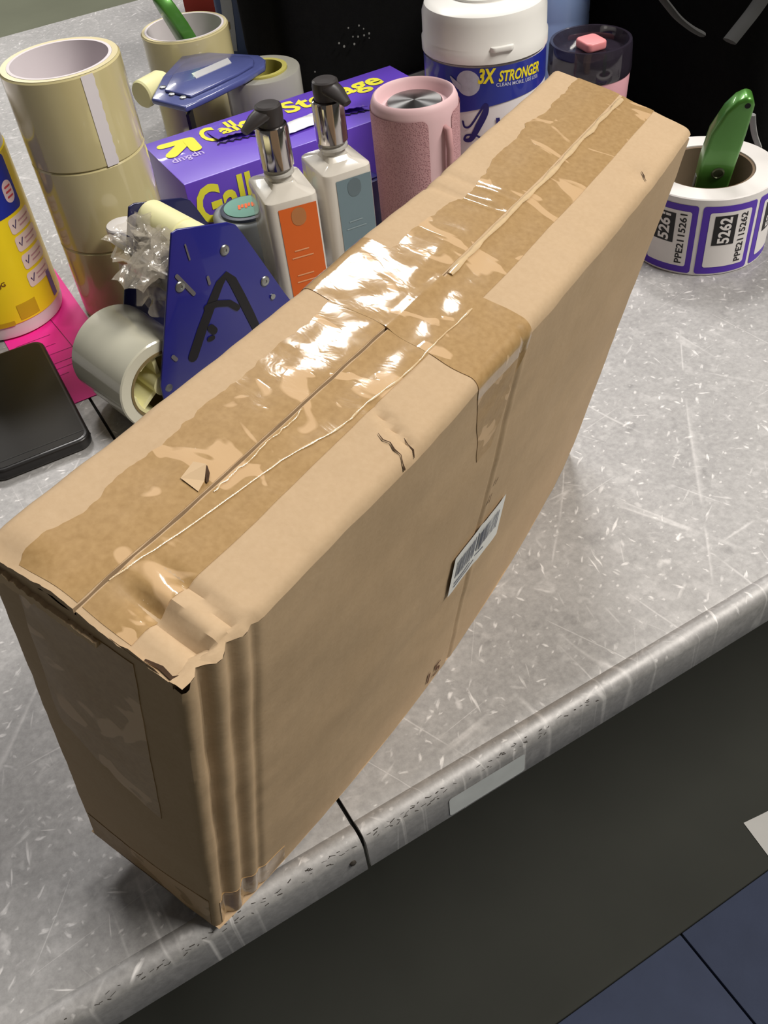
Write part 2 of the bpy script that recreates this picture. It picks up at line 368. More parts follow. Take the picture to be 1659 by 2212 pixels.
def tape_mat(name, seed, pale, coat=1.0, crough=0.09):
    m = bpy.data.materials.new(name); m.use_nodes = True; nt = m.node_tree; N = nt.nodes.new; L = nt.links.new; b = nt.nodes['Principled BSDF']
    tc = N('ShaderNodeTexCoord'); mp = N('ShaderNodeMapping'); mp.inputs['Location'].default_value = (seed, seed*2, 0); mp.inputs['Scale'].default_value = (1, 0.55, 0.55); L(tc.outputs['Object'], mp.inputs['Vector'])
    n = N('ShaderNodeTexNoise'); n.inputs['Scale'].default_value = 62; n.inputs['Detail'].default_value = 2; n.inputs['Distortion'].default_value = 0.9; L(mp.outputs[0], n.inputs['Vector'])
    r = N('ShaderNodeMapRange'); r.inputs['From Min'].default_value = pale; r.inputs['From Max'].default_value = pale+0.02; L(n.outputs['Fac'], r.inputs['Value'])
    g = N('ShaderNodeTexNoise'); g.inputs['Scale'].default_value = 420; g.inputs['Detail'].default_value = 4; L(tc.outputs['Object'], g.inputs['Vector'])
    k = N('ShaderNodeMix'); k.data_type = 'RGBA'; k.inputs['A'].default_value = lin((146, 114, 70)); k.inputs['B'].default_value = lin((180, 148, 102)); L(g.outputs['Fac'], k.inputs['Factor'])
    mx = N('ShaderNodeMix'); mx.data_type = 'RGBA'; L(k.outputs['Result'], mx.inputs['A']); mx.inputs['B'].default_value = lin((196, 163, 122)); L(r.outputs[0], mx.inputs['Factor']); L(mx.outputs['Result'], b.inputs['Base Color'])
    b.inputs['Roughness'].default_value = 0.5; b.inputs['Specular IOR Level'].default_value = 0.2; b.inputs['Coat Weight'].default_value = coat; b.inputs['Coat Roughness'].default_value = crough
    w1 = N('ShaderNodeTexNoise'); w1.inputs['Scale'].default_value = 130; w1.inputs['Detail'].default_value = 3; w1.inputs['Distortion'].default_value = 0.6; L(mp.outputs[0], w1.inputs['Vector'])
    a = N('ShaderNodeMath'); a.operation = 'MULTIPLY_ADD'; a.inputs[1].default_value = 0.25; L(r.outputs[0], a.inputs[0]); L(w1.outputs['Fac'], a.inputs[2])
    bp = N('ShaderNodeBump'); bp.inputs['Strength'].default_value = 0.16; bp.inputs['Distance'].default_value = 0.0008; L(a.outputs[0], bp.inputs['Height']); L(bp.outputs['Normal'], b.inputs['Normal']); L(bp.outputs['Normal'], b.inputs['Coat Normal'])
    return m
TAPE_A, TAPE_B = tape_mat('clear_tape_on_kraft', 0.3, 0.60), tape_mat('clear_tape_over_tape', 1.7, 0.66)
TAPE_L = tape_mat('clear_tape_dull', 2.9, 0.58, 0.22, 0.35)
CRACK = mat('torn_card_inside', (64, 44, 26), 0.9, var=0.3, scale=400)
BEAD = mat('tape_fold_film', (208, 182, 144), 0.10, coat=1, var=0.15, scale=300)

def gs(x, c, s): return math.exp(-((x-c)/s)**2)
def sm(x): x = max(0, min(1, x)); return x*x*(3-2*x)
def disp(u, v, w, nu, nv, nw):
    d = 0.0009*noise.noise(V3(u*22, v*22, w*22))+0.0003*noise.noise(V3(u*90, v*90, w*90))
    wob = 0.0012*noise.noise(V3(3, 1, w*26))
    if nv > 0.01:   # side towards the table edge
        e = -0.0032*gs(u, 0.0075+wob*.6, 0.0024)-0.0028*gs(u, 0.0180+wob*.4, 0.0028)-0.0012*gs(u, 0.0265, 0.0018)-0.0018*sm((0.014-u)/0.014)
        e += -0.0009*gs(u, 0.187, 0.0014)+0.0003*gs(u, 0.1905, 0.0016)
        d += nv*e
    if nw > 0.01:
        k = sm((v-0.038)/0.022)
        e = k*(-0.0022*gs(u, 0.0245-0.10*(v-0.055), 0.0021)-0.0036*gs(u, 0.0125-0.08*(v-0.055), 0.0030)+0.0010*gs(u, 0.0175-0.08*(v-0.055), 0.002))
        e += -0.0011*sm((0.042-v)/0.01)*(gs(u, 0.243+0.1*v, 0.002)+0.7*gs(u, 0.256+0.05*v, 0.0018))
        e += -0.0017*sm((v-0.053)/0.01)*gs(u, 0.1165-0.35*(v-0.06), 0.0017)
        e += -0.0016*math.exp(-((u-0.319)/0.007)**2-((v-0.073)/0.006)**2)
        e += 0.0014*math.sin(PI*min(1, max(0, u/LB)))
        e += 0.0005*gs(v, 0.029, 0.008)-0.0004*gs(v, 0.046, 0.006)
        e += -0.0030*gs(u, 0, 0.006)*gs(v, 0.01, 0.015)
        e += -0.0022*max(0, (v-0.040)/0.040)-0.0045*sm((0.0245-u)/0.026)*sm((v-0.030)/0.025)
        d += nw*e
    return d
def place(u, v, w, nu=0, nv=0, nw=0, off=0.0):
    """box coordinates (along, across, up) -> local point of the slightly bent, dented carton"""
    d = disp(u, v, w, nu, nv, nw)+off
    u, v, w = u+nu*d, v+nv*d, w+nw*d
    s = math.sin(PI*max(0, min(1, u/LB)))**0.85
    v += 0.0052*s+0.0085*(1-w/HB)*s*max(0, min(1.1, v/WB))
    p = V3(u, -v, w)
    z = PB.z+RB[2].dot(p)
    if z < 0.0004: p.z += (0.0004-z)/RB[2][2]
    return p
# cross-section coordinate s: up the left wall, over the left fold, across the top, over the right fold, down the right wall
Q = PI/2*FR; S0 = HB-FR; S1 = S0+Q; S2 = S1+WB-2*FR; S3 = S2+Q
def cs(s):
    if s < S0: return (0, s, -1, 0)
    if s < S1: a = (s-S0)/FR; return (FR-FR*math.cos(a), HB-FR+FR*math.sin(a), -math.cos(a), math.sin(a))
    if s < S2: return (FR+s-S1, HB, 0, 1)
    if s < S3: a = (s-S2)/FR; return (WB-FR+FR*math.sin(a), HB-FR+FR*math.cos(a), math.sin(a), math.cos(a))
    return (WB, HB-FR-(s-S3), 1, 0)
def sv(v): return S1+v-FR
def surf(u, s, off=0.0):
    v, w, nv, nw = cs(s); return place(u, v, w, 0, nv, nw, off)
# walls: one ring of points around the carton at each height
ring = []
def rp(u, v, nu, nv): ring.append((u, v, nu, nv))
for k in range(0, 64): rp(LB-(LB-0.004)*k/64, 0, 0, -1)
for k in range(5): a = k/4*PI/2; rp(0.003-0.003*math.sin(a), 0.003-0.003*math.cos(a), -math.sin(a), -math.cos(a))
for k in range(1, 24): rp(0, 0.003+(WB-0.006)*k/24, -1, 0)
for k in range(5): a = k/4*PI/2; rp(0.003-0.003*math.cos(a), WB-0.003+0.003*math.sin(a), -math.cos(a), math.sin(a))
for k in range(1, 40): rp(0.003+0.031*k/40, WB, 0, 1)
for k in range(0, 40): rp(0.034+0.141*k/40, WB, 0, 1)
for k in range(0, 30): rp(0.175+0.025*k/30, WB, 0, 1)
for k in range(0, 50): rp(0.200+(LB-0.200)*k/50, WB, 0, 1)
rp(LB, WB, 0.7, 0.7)
for k in range(1, 16): rp(LB, WB-WB*k/16, 1, 0)
mb = MB(); NW = 58; nr = len(ring); vs = []
for j in range(NW+1):
    for i, (u, v, nu, nv) in enumerate(ring):
        top = HB-FR
        if nu < -0.5: top = HB-0.0045+0.0016*noise.noise(V3(v*160, 5, 0))-0.005*gs(v, WB-0.004, 0.005)
        elif nu > 0.5: top = HB-0.007
        w = top*j/NW
        p = place(u, v, w, nu, nv, 0)
        if nu < -0.3: p.x += 0.0035*math.sin(PI*min(1, w/HB))*-1*math.sin(PI*v/WB)
        vs.append(p)
mb.add(vs, [(j*nr+i, j*nr+(i+1) % nr, (j+1)*nr+(i+1) % nr, (j+1)*nr+i) for j in range(NW) for i in range(nr)])
mb.grid(lambda a, b: place(LB*a, WB*b, -0.0125*4*b*(1-b)*math.sin(PI*min(.999, max(.001, a)))**0.35), 40, 10)
mb.grid(lambda a, b: place(0.012+(LB-0.022)*a, 0.006+(WB-0.016)*b, HB-0.045), 10, 4)
mb.build('carton_body', CARD, bx, smooth=40, fixn=False)
SEAMV = 0.0392
def flap(v0, v1, s0, s1, seed):
    def edge(a): return 0.0010*noise.noise(V3(a*40, seed, 0))
    def f(off):
        def g(a, b):
            u = LB*a; sa, sb = s0, s1
            if seed == 1: sb = s1+edge(a)*0.4+0.0006*sm((u-0.19)/0.02)
            else: sa = s0+edge(a)*0.4-0.0004*sm((u-0.19)/0.02)
            if a == 0: u = -0.0006+0.0005*noise.noise(V3(b*30, seed, 2))
            return surf(u, sa+(sb-sa)*b, off)
        return g
    MB().slab(f(0), f(-0.0026), 170, 26).build('top_flap', CARD, bx, smooth=40)
flap(0, 0, S0, sv(SEAMV-0.0005), 1)
flap(0, 0, sv(SEAMV+0.0005), S3, 2)
# tape down the middle, either side of the slit between the flaps
def strip(name, u0, u1, sl, sr, off, m, nu=120, nv=10, smooth=60):
    f = lambda o: (lambda a, b: surf(u0+(u1-u0)*a, sl(u0+(u1-u0)*a)+(sr(u0+(u1-u0)*a)-sl(u0+(u1-u0)*a))*b, o))
    return MB().slab(f(off), f(-0.0003), nu, nv).build(name, m, bx, smooth=smooth)
def ragL(u): return sv(0.0150+0.0024*noise.noise(V3(u*55, 0, 9))+0.0011*noise.noise(V3(u*260, 3, 9)) + (0.004*gs(u, 0.255, 0.02)))
def ragR(u): return sv(0.0578+0.0004*noise.noise(V3(u*30, 0, 4)))
strip('sealing_tape', 0.0015, LB+0.0002, ragL, lambda u: sv(SEAMV-0.0008), 0.0002, TAPE_A, 240, 12)
strip('sealing_tape', 0.0015, LB+0.0002, lambda u: sv(SEAMV+0.0009), ragR, 0.0002, TAPE_A, 240, 12)
# loosely stuck film along the slit, its fold standing proud
for u0, u1, vv, r in ((0.196, 0.374, SEAMV+0.0014, 0.0016), (0.055, 0.10, SEAMV+0.0018, 0.0003)):
    MB().tube([surf(u0+(u1-u0)*k/40, sv(vv+0.0007*noise.noise(V3(k*.4, u0*9, 0))), 0.0005) for k in range(41)], [r*(0.75+0.6*noise.noise(V3(k*.5, 2, u0*50))) for k in range(41)], 6, 0.5).build('tape_fold', BEAD, bx, smooth=80)
mb = MB(); pts = [(0.012, 0.0400), (0.040, 0.0440), (0.078, 0.0490), (0.100, 0.0545), (0.119, 0.0555), (0.138, 0.0575), (0.160, 0.0570), (0.184, 0.0580)]
cp = catmull([(a, b, 0) for a, b in pts], 8)
mb.tube([surf(p.x, sv(p.y+0.0004*noise.noise(V3(p.x*200, 0, 0))), 0.0005) for p in cp], [0.00022+0.0006*abs(noise.noise(V3(k*.23, 7, 0))) for k in range(len(cp))], 6, 0.6)
mb.build('tape_wrinkle', BEAD, bx, smooth=80)
# cross band over the middle, wrapping down both walls
def band(o, sa, sb):
    def f(a, b):
        s = sa+(sb-sa)*b; fl = max(0, s-S3)/0.045
        u0 = 0.1525+0.0015*noise.noise(V3(s*60, 0, 0))+fl*0.012; u1 = 0.193+0.001*noise.noise(V3(s*40, 2, 0))-fl*0.014
        return surf(u0+(u1-u0)*a, s, o+(0.0004*gs(cs(s)[0], SEAMV, 0.002) if o > 0 else 0))
    return f
MB().slab(band(0.00028, S0-0.05, S3+0.006), band(-0.0002, S0-0.05, S3+0.006), 26, 110).build('cross_tape', TAPE_B, bx, smooth=60)
MB().slab(band(0.00022, S3+0.006, S3+0.050), band(-0.0002, S3+0.006, S3+0.050), 26, 40).build('cross_tape', TAPE_L, bx, smooth=60)
# tape end carried over the near end panel
def endp(v, w, off):
    p = place(0, v, w, -1, 0, 0, off); p.x -= 0.0035*math.sin(PI*min(1, w/HB))*math.sin(PI*v/WB); return p
def et1(o): return lambda a, b: endp(0.014+0.046*a, HB-0.010-(0.085+0.03*a+0.004*noise.noise(V3(a*9, 0, 3)))*b, o)
def et2(o): return lambda a, b: endp(0.004+0.072*a, 0.0015+0.03*b+0.006*a*b, o)
MB().slab(et1(0.0003), et1(-0.0003), 14, 20).build('end_tape', TAPE_L, bx, smooth=60)
MB().slab(et2(0.0003), et2(-0.0003), 14, 8).build('end_tape', TAPE_L, bx, smooth=60)
# tape at the bottom corner of the long side
def ct(o): return lambda a, b: surf(0.003+0.040*a, S3+(HB-FR)-0.002-(0.030-0.012*a)*b, o)
MB().slab(ct(0.0003), ct(-0.0003), 24, 8).build('corner_tape', TAPE_A, bx, smooth=60)
def rag(o): return lambda a, b: endp(0.001+0.046*a, HB-0.0085-0.0015*a-0.005*b*(1-0.6*a)+0.0022*noise.noise(V3(a*22, b*2.2, 6))*(1 if b > 0 else 0.7), o)
MB().slab(rag(0.0016), rag(-0.0002), 40, 3).build('torn_edge_strip', mat('pale_liner', (206, 178, 142), 0.8), bx, smooth=30)
# tears and splits
def tear(name, pts, wd, off=0.0006, m=CRACK):
    mb = MB(); stroke(mb, lambda x, y: surf(x, sv(y), off), pts, wd); return mb.build(name, m, bx, smooth=0, fixn=False)
tear('split', [(0.1075, 0.0662), (0.1062, 0.0690), (0.1068, 0.0715), (0.1052, 0.0742), (0.1050, 0.0770), (0.1032, 0.0795), (0.1028, 0.0812)], [0.0002, 0.0005, 0.0004, 0.0007, 0.0003, 0.0004, 0.0009])
tear('split', [(0.1125, 0.0735), (0.1112, 0.0762), (0.1108, 0.0790), (0.1092, 0.0812)], [0.0002, 0.0003, 0.0005, 0.0003])
tear('split', [(0.323, 0.0725), (0.321, 0.0745), (0.3195, 0.0755), (0.3175, 0.0775)], [0.0003, 0.0007, 0.0005, 0.0003])
tear('split', [(0.0005, 0.0640), (0.0012, 0.0690), (0.0006, 0.0730), (0.0018, 0.0755)], [0.0006, 0.0014, 0.0012, 0.0030])
# small torn tongue of liner beside the slit
a0, a1, a2 = surf(0.052, sv(0.0375), 0.0006), surf(0.063, sv(0.0375), 0.0006), surf(0.060, sv(0.0285), 0.0006)
lift = V3(0.002, 0, 0.0045)
tri = [a0, a1, a2, surf(0.0575, sv(0.033), 0.003)]
MB().add([a0, surf(0.0525, sv(0.0300), 0.0008), a2, surf(0.0605, sv(0.0335), 0.0028), surf(0.0560, sv(0.0365), 0.0012)], [(0, 1, 2, 3, 4)]).build('torn_liner', mat('pale_liner', (206, 178, 142), 0.8), bx, smooth=0, fixn=False)
tear('split', [(0.0610, 0.0330), (0.0590, 0.0350), (0.0565, 0.0372)], [0.0006, 0.0016, 0.0008], 0.0009)
# barcode sticker, fold mark and stamps on the long side
def sidep(off): return lambda u, w: surf(u, S3+(HB-FR-w), off)
mb = MB(); sk = lambda u, w: (u+0.0, w+(u-0.188)*0.0)
rrect(mb, sidep(0.0012), 0.1640, 0.2130, 0.0925, 0.1240, 0, 12); lab = mb.build('barcode_sticker', mat('sticker_white', (222, 224, 222), 0.4, var=0.02), bx, smooth=0, fixn=False)
mb = MB(); x = 0.1675; rb = random.Random(11)
while x < 0.208:
    wd = rb.choice((0.0004, 0.0007, 0.0011)); rrect(mb, sidep(0.0016), x, x+wd, 0.1045, 0.1185, 0, 1); x += wd+rb.choice((0.0004, 0.0006, 0.0010))
mb.build('barcode', mat('barcode_ink', (86, 92, 108), 0.6), bx, smooth=0, fixn=False).parent = lab
mb = MB()
for k, (a, b) in enumerate(((0.168, 0.196), (0.168, 0.188))):
    rrect(mb, sidep(0.0016), a, b, 0.0995-k*0.0028, 0.1007-k*0.0028, 0, 3)
mb.build('sticker_print', MATS['barcode_ink'], bx, smooth=0, fixn=False).parent = lab
mb = MB(); put_text(mb, '15', sidep(0.0006), 0.1690, 0.0135, h=0.0115, rot=0.0); mb.build('stamp', mat('brown_stamp_ink', (92, 52, 30), 0.8), bx, smooth=0, fixn=False)
mb = MB(); stroke(mb, sidep(0.0006), [(0.1905, 0.1395), (0.1925, 0.1432)], 0.0012); stroke(mb, sidep(0.0006), [(0.1940, 0.1490), (0.1955, 0.1515)], 0.0010); mb.build('scuff', mat('brown_scuff', (98, 72, 44), 0.8), bx, smooth=0, fixn=False)

# ------------------------------------------------------------------ tape rolls
tape_side = mat('tape_roll_film', (206, 194, 146), 0.22, var=0.10, scale=18, coat=0.8, sss=0.0)
tape_ring = mat('tape_roll_edge', (222, 210, 168), 0.35, var=0.05, scale=40)
core_white = mat('white_core', (222, 214, 218), 0.7, var=0.02)
def tape_roll(loc, r, rin, h, label, group=None, core=core_white, rz=0):
    t = thing('tape_roll', label, 'tape', loc, rz, group)
    c = 0.0012
    MB().lathe([(rin+0.0025, 0), (r-c, 0), (r, c), (r, h-c), (r-c, h), (rin+0.0025, h)], 72, close=True).build('tape_winding', tape_side, t, smooth=40)
    MB().lathe([(rin+0.0026, h+0.0003), (r-c, h+0.0003)], 72, cap=False).build('winding_edge', tape_ring, t, smooth=0)
    o = MB().lathe([(rin, 0), (rin+0.0024, 0), (rin+0.0024, h+0.0005), (rin, h+0.0005)], 72, close=True).build('core', core, t, smooth=40)
    return t
for i in range(3):
    t = tape_roll((0.1486, 0.7657, 0.0682*i), 0.045, 0.0368, 0.0680,
        ['bottom clear packing tape roll of the stack beside the yellow canister', 'middle clear packing tape roll of the stack beside the yellow canister', 'top clear packing tape roll of the stack, with a white tab on its side'][i], 'stacked packing tape rolls')
    if i == 2:
        a0, z0 = cylhit(188, 170, 0.1486, 0.7657, 0.045); 
        mb = MB(); n = 16; vs = []
        for k in range(n+1):
            zz = 0.0675*(1-k/n); aL = a0-0.10+0.0*k; jag = 0.006*(k % 2)
            for dx in (0.0, 0.0095+jag*0.12): 
                an = aL+dx/0.0452*1.0; vs.append((0.0454*math.cos(an), 0.0454*math.sin(an), zz))
        mb.add(vs, [(2*k, 2*k+1, 2*k+3, 2*k+2) for k in range(n)]); mb.build('paper_tab', mat('white_tab', (226, 220, 226), 0.6, var=0.02), t, smooth=60)
# pair at the back with a knife standing in it
for i in range(2):
    tape_roll((0.3500, 1.076, 0.051*i), 0.0480, 0.0412, 0.0508, ['clear tape roll under another one behind the blue dispenser lying flat', 'clear tape roll holding a green knife, behind the blue dispenser lying flat'][i], 'tape rolls at the back of the table')

# ------------------------------------------------------------------ yellow wipes canister
wx, wy, wr = 0.0465, 0.812, 0.049
wc = thing('wipes_canister', 'yellow and blue labelled disinfecting wipes canister beside the black phone', 'canister', (wx, wy, 0.0008))
MB().lathe([(0.043, 0), (0.0472, 0.002), (0.0482, 0.006), (0.0482, 0.152), (0.0465, 0.156), (0.0465, 0.16), (0.047, 0.161), (0.047, 0.176), (0.045, 0.180), (0.030, 0.184), (0, 0.185)], 64).build('canister_body', mat('white_plastic', (226, 220, 220), 0.35, var=0.02), wc)
ZT = cylhit(6, 318, wx, wy, wr)[1]
MB().lathe([(0.04822, 0.0135), (0.0490, 0.0145), (0.0490, ZT-0.001), (0.04822, ZT)], 64, close=True).build('label_wrap', mat('yellow_label', (250, 222, 40), 0.35, var=0.04, coat=0.3), wc)
def wmap(off): return lambda a, z: ((wr+off)*math.cos(a), (wr+off)*math.sin(a), z)
def wh(px, py):
    a, z = cylhit(px, py, wx, wy, wr); return a, z
def wpoly(mb, pts, off):
    hv = [wh(*p) for p in pts]; mb.add([wmap(off)(a, z) for a, z in hv], [tuple(range(len(hv)))])
a0, z0 = wh(20, 413)
mb = MB(); m_ = cyl_map(wr+0.0003, a0, 0)
rrect(mb, m_, -0.040, 0.0085, z0-0.0165, ZT-0.0015, 0.004, 20); bp_ = mb.build('blue_panel', mat('label_blue', (36, 52, 160), 0.35, var=0.05), wc, smooth=60, fixn=False)
mb = MB(); rrect(mb, cyl_map(wr+0.0005, a0, 0), -0.0075, 0.0045, z0-0.009, z0+0.009, 0.006, 10); mb.build('seal', mat('label_pale', (226, 200, 206), 0.4), wc, smooth=0, fixn=False).parent = bp_
mb = MB()
for k in range(3): stroke(mb, cyl_map(wr+0.0007, a0, 0), [(-0.0042+0.002*q, z0+0.004-k*0.004) for q in range(4)], 0.0016)
mb.build('seal_print', mat('label_red', (196, 70, 84), 0.4), wc, smooth=0, fixn=False).parent = bp_
pal = mat('label_cream', (236, 214, 206), 0.4, var=0.03); ink = mat('label_ink', (66, 52, 104), 0.5); tan = mat('label_tan_print', (205, 168, 30), 0.5); pinkprint = mat('label_print_rose', (196, 150, 160), 0.5)
for k, (px, py) in enumerate(((48, 475), (62, 512), (76, 550), (88, 588))):
    a, z = wh(px, py); mp_ = cyl_map(wr+0.0003, a, z)
    mb = MB(); rrect(mb, mp_, -0.016, 0.014, -0.0066, 0.0066, 0.003, 12); cb = mb.build('claim_panel', pal, wc, smooth=60, fixn=False)
    mb = MB(); mp2 = cyl_map(wr+0.0005, a, z); stroke(mb, mp2, [(-0.0125, 0.0012), (-0.0112, -0.0022), (-0.0078, 0.0034)], 0.0011); mb.build('check_mark', ink, wc, smooth=0, fixn=False).parent = cb
    mb = MB()
    for q in range(2):
        rrect(mb, mp2, -0.0055, 0.0105-0.003*q, 0.0008-0.0038*q, 0.0022-0.0038*q, 0, 6)
    mb.build('claim_print', pinkprint, wc, smooth=0, fixn=False).parent = cb
a, z = wh(62, 668); mb = MB(); rrect(mb, cyl_map(wr+0.0003, a, z), -0.009, 0.009, -0.007, 0.007, 0.0005, 8); mb.build('tan_panel', tan, wc, smooth=60, fixn=False)
a, z = wh(14, 705); mb = MB(); rrect(mb, cyl_map(wr+0.0003, a, z), -0.02, 0.008, -0.0022, 0.0022, 0.0005, 8); mb.build('tan_panel', tan, wc, smooth=60, fixn=False)
a, z = wh(112, 622); mb = MB(); rrect(mb, cyl_map(wr+0.0003, a, z), -0.001, 0.006, -0.008, 0.016, 0.0005, 8); mb.build('side_print', mat('label_violet', (120, 96, 160), 0.5), wc, smooth=60, fixn=False)
a, z = wh(8, 618); mb = MB(); put_text(mb, 'JG', cyl_map(wr+0.0003, a, z), -0.001, 0, h=0.0052, bold=0.02); mb.build('label_text', mat('label_brown_text', (112, 70, 34), 0.5), wc, smooth=0, fixn=False)

# ------------------------------------------------------------------ pink sheet and phone
ps = thing('pink_sheet', 'neon pink printed sheet under the phone and yellow canister', 'paper', (0.066, 0.753, 0))
MB().box(-0.036, 0.0358, -0.107, 0.107, 0.0001, 0.0006).build('sheet', mat('neon_pink', (250, 48, 160), 0.6, var=0.03), ps, smooth=0)
mb = MB(); fm = lambda x, y: (x, y, 0.0008)
for pts in ([(0.004, 0.07), (0.012, -0.045)], [(-0.03, -0.045), (0.014, -0.045)], [(-0.03, -0.054), (0.004, -0.054)], [(-0.03, -0.03), (0.012, -0.03)], [(-0.03, 0.0), (0.0, 0.0)], [(-0.03, -0.016), (0.0, -0.016)], [(-0.03, -0.064), (-0.003, -0.064)]):
    stroke(mb, fm, pts, 0.0006)
mb.build('ruled_lines', mat('sheet_ink', (120, 22, 80), 0.6), ps, smooth=0, fixn=False)
ph = thing('phone', 'black phone lying face down on the steel table', 'phone', (0.0165, 0.663, 0.0007), math.radians(-1.8))
def rr_poly(w, h, r, n=6):
    out = []
    for cx, cy, a in ((w/2-r, h/2-r, 0), (-w/2+r, h/2-r, PI/2), (-w/2+r, -h/2+r, PI), (w/2-r, -h/2+r, 1.5*PI)):
        out += [(cx+r*math.cos(a+k*PI/2/n), cy+r*math.sin(a+k*PI/2/n)) for k in range(n+1)]
    return out
phm = mat('phone_black', (24, 22, 22), 0.38, var=0.1, coat=0.15)
MB().prism(rr_poly(0.0755, 0.152, 0.010), 0, 0.0092).build('phone_body', phm, ph, bevel=0.0022, seg=3, smooth=50)
MB().prism(rr_poly(0.0690, 0.145, 0.008), 0.0092, 0.0095).build('back_glass', mat('phone_glass', (26, 24, 23), 0.45, var=0.1, spec=0.3), ph, smooth=30)
mb = MB(); rrect(mb, lambda x, y: (x, y, 0.0097), -0.0345, 0.0345, -0.0655, -0.0648, 0, 2); mb.build('seam_line', mat('phone_seam', (12, 12, 12), 0.4), ph, smooth=0, fixn=False)
MB().lathe([(0.0009, 0), (0.0009, 0.0004), (0, 0.0004)], 10, Matrix.Translation((0.0377, -0.066, 0.005)) @ Matrix.Rotation(PI/2, 4, 'Y')).build('microphone', MATS['phone_seam'], ph)

# ------------------------------------------------------------------ near tape dispenser
GA, GB_ = V3(0.1745, 0.6635, 0), V3(0.1921, 0.5858, 0)
ga = (GB_-GA).normalized(); gb = V3(-ga.y, ga.x, 0)
gyaw = math.atan2(gb.y, gb.x)
gun = thing('tape_dispenser', 'blue metal tape dispenser marked with a black letter A', 'tape dispenser', (GB_.x, GB_.y, 0), gyaw)
# local: x = along plate, y = away from the camera side (near plate at 0, far plate at 0.080), z up
blue = mat('dispenser_blue', (28, 30, 120), 0.32, var=0.06, coat=0.4); cream = mat('cream_plastic', (232, 228, 176), 0.45, var=0.04)
screw_m = mat('screw_zinc', (150, 152, 150), 0.35, 0.9); marker = mat('marker_black', (14, 12, 18), 0.45)
GP = V3(GB_.x, GB_.y, 0)
def gl(px, py, yoff=0.0):
    p = on_plane(px, py, GP-ga*yoff, ga); d = p-GP; return (d.dot(gb), p.z)
out_near = [gl(371, 505), gl(384, 496), gl(492, 481), gl(510, 486), gl(527, 508), gl(614, 631)]
xr = out_near[-1][0]; bl = gl(348, 835)
poly = out_near+[(xr+0.014, 0.030), (xr+0.010, 0.012), (xr-0.01, 0.006), (bl[0]+0.005, 0.006), (bl[0]-0.002, 0.014), (bl[0], bl[1])]
TX = Matrix(((1, 0, 0, 0), (0, 0, -1, 0), (0, 1, 0, 0), (0, 0, 0, 1)))   # polygon (x,y)->(x,z); extrude along -y
def plate(y0, y1, pl): return MB().prism(pl, -y1, -y0, TX)
plate(0.0, 0.0022, poly).build('side_plate', blue, gun, bevel=0.0006, smooth=40)
ftl = gl(276, 446, 0.08); far_poly = [(x+ftl[0]-poly[0][0], max(0.004, z+(ftl[1]-poly[0][1])*min(1, z/0.05))) for x, z in poly]
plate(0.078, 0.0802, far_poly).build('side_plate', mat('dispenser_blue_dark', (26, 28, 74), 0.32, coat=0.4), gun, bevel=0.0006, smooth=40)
def screw(px, py):
    x, z = gl(px, py)
    o = MB().lathe([(0.0040, 0), (0.0040, 0.0005), (0.0033, 0.0011), (0.0014, 0.0013), (0.0012, 0.0007), (0, 0.0007)], 20, Matrix.Translation((x, 0, z)) @ Matrix.Rotation(PI/2, 4, 'X')).build('screw', screw_m, gun)
for p in ((485, 540), (389, 619), (572, 607)): screw(*p)
nm = lambda x, z: (x, -0.0004, z)
mb = MB()
def st(pxs, wd): stroke(mb, nm, [gl(*p) for p in pxs], wd)
st([(417, 770), (436, 712), (457, 655), (474, 612), (488, 594), (502, 606), (520, 640), (540, 680), (552, 705)], [0.0085, 0.0085, 0.008, 0.007, 0.006, 0.007, 0.0075, 0.0075, 0.007])
nm = lambda x, z: (x, -0.0006, z)
st([(446, 664), (470, 655), (495, 654), (512, 664)], 0.005); st([(455, 708), (462, 714)], 0.006); st([(452, 732), (459, 729)], 0.004)
mb.build('marker_letter', marker, gun, smooth=0, fixn=False)
for pxs, wd in (([(399, 528), (409, 560)], 0.0013), ([(448, 598), (452, 612)], 0.0022), ([(381, 596), (418, 634)], 0.0030), ([(373, 770), (380, 776)], 0.003)):
    mb = MB(); st(pxs, wd); mb.build('paint_chip', mat('bare_metal', (120, 118, 122), 0.4, 0.6), gun, smooth=0, fixn=False)
# roller, brace bars, tape roll on its hub
x1, z1 = gl(440, 500); 
RXc, RZc, RRr = -0.018, 0.118, 0.0135
TY = Matrix.Rotation(-PI/2, 4, 'X')   # lathe z -> +y
def ly(prof, x, z, seg=32, close=False): return MB().lathe(prof, seg, Matrix.Translation((x, 0, z)) @ TY, close=close)
prof = [(0.004, 0.003), (RRr, 0.003)]
for k in range(1, 6): prof += [(RRr, 0.003+0.0145*k-0.0012), (RRr-0.0012, 0.003+0.0145*k-0.0006), (RRr, 0.003+0.0145*k)]
prof += [(RRr, 0.0775), (0.004, 0.0775)]
prof = [p for p in prof if p[1] <= 0.0776]
ly([(0.004, 0.003), (RRr, 0.003), (RRr, 0.030), (RRr-0.001, 0.0306), (RRr-0.001, 0.0326), (RRr, 0.0332), (RRr, 0.0775), (0.004, 0.0775)], RXc, RZc).build('roller', cream, gun, smooth=35)
ly([(0.0022, -0.001), (0.0022, 0.081)], 0.022, 0.062, 12).build('brace_bar', screw_m, gun)
ly([(0.004, 0.0022), (0.004, 0.078)], 0.0135, 0.098, 16).build('guard_bar', film('clear_guard', (225, 225, 230), 0.4, 0.05, 0.1), gun)
hx, hz, hR = -0.0807, 0.0368, 0.0360
ly([(0.0275, 0.006), (hR-0.001, 0.006), (hR, 0.007), (hR, 0.0740), (hR-0.001, 0.075), (0.0275, 0.075)], hx, hz, 64, True).build('tape_roll', mat('loaded_tape', (208, 206, 188), 0.16, var=0.06, scale=25, coat=1), gun, smooth=40)
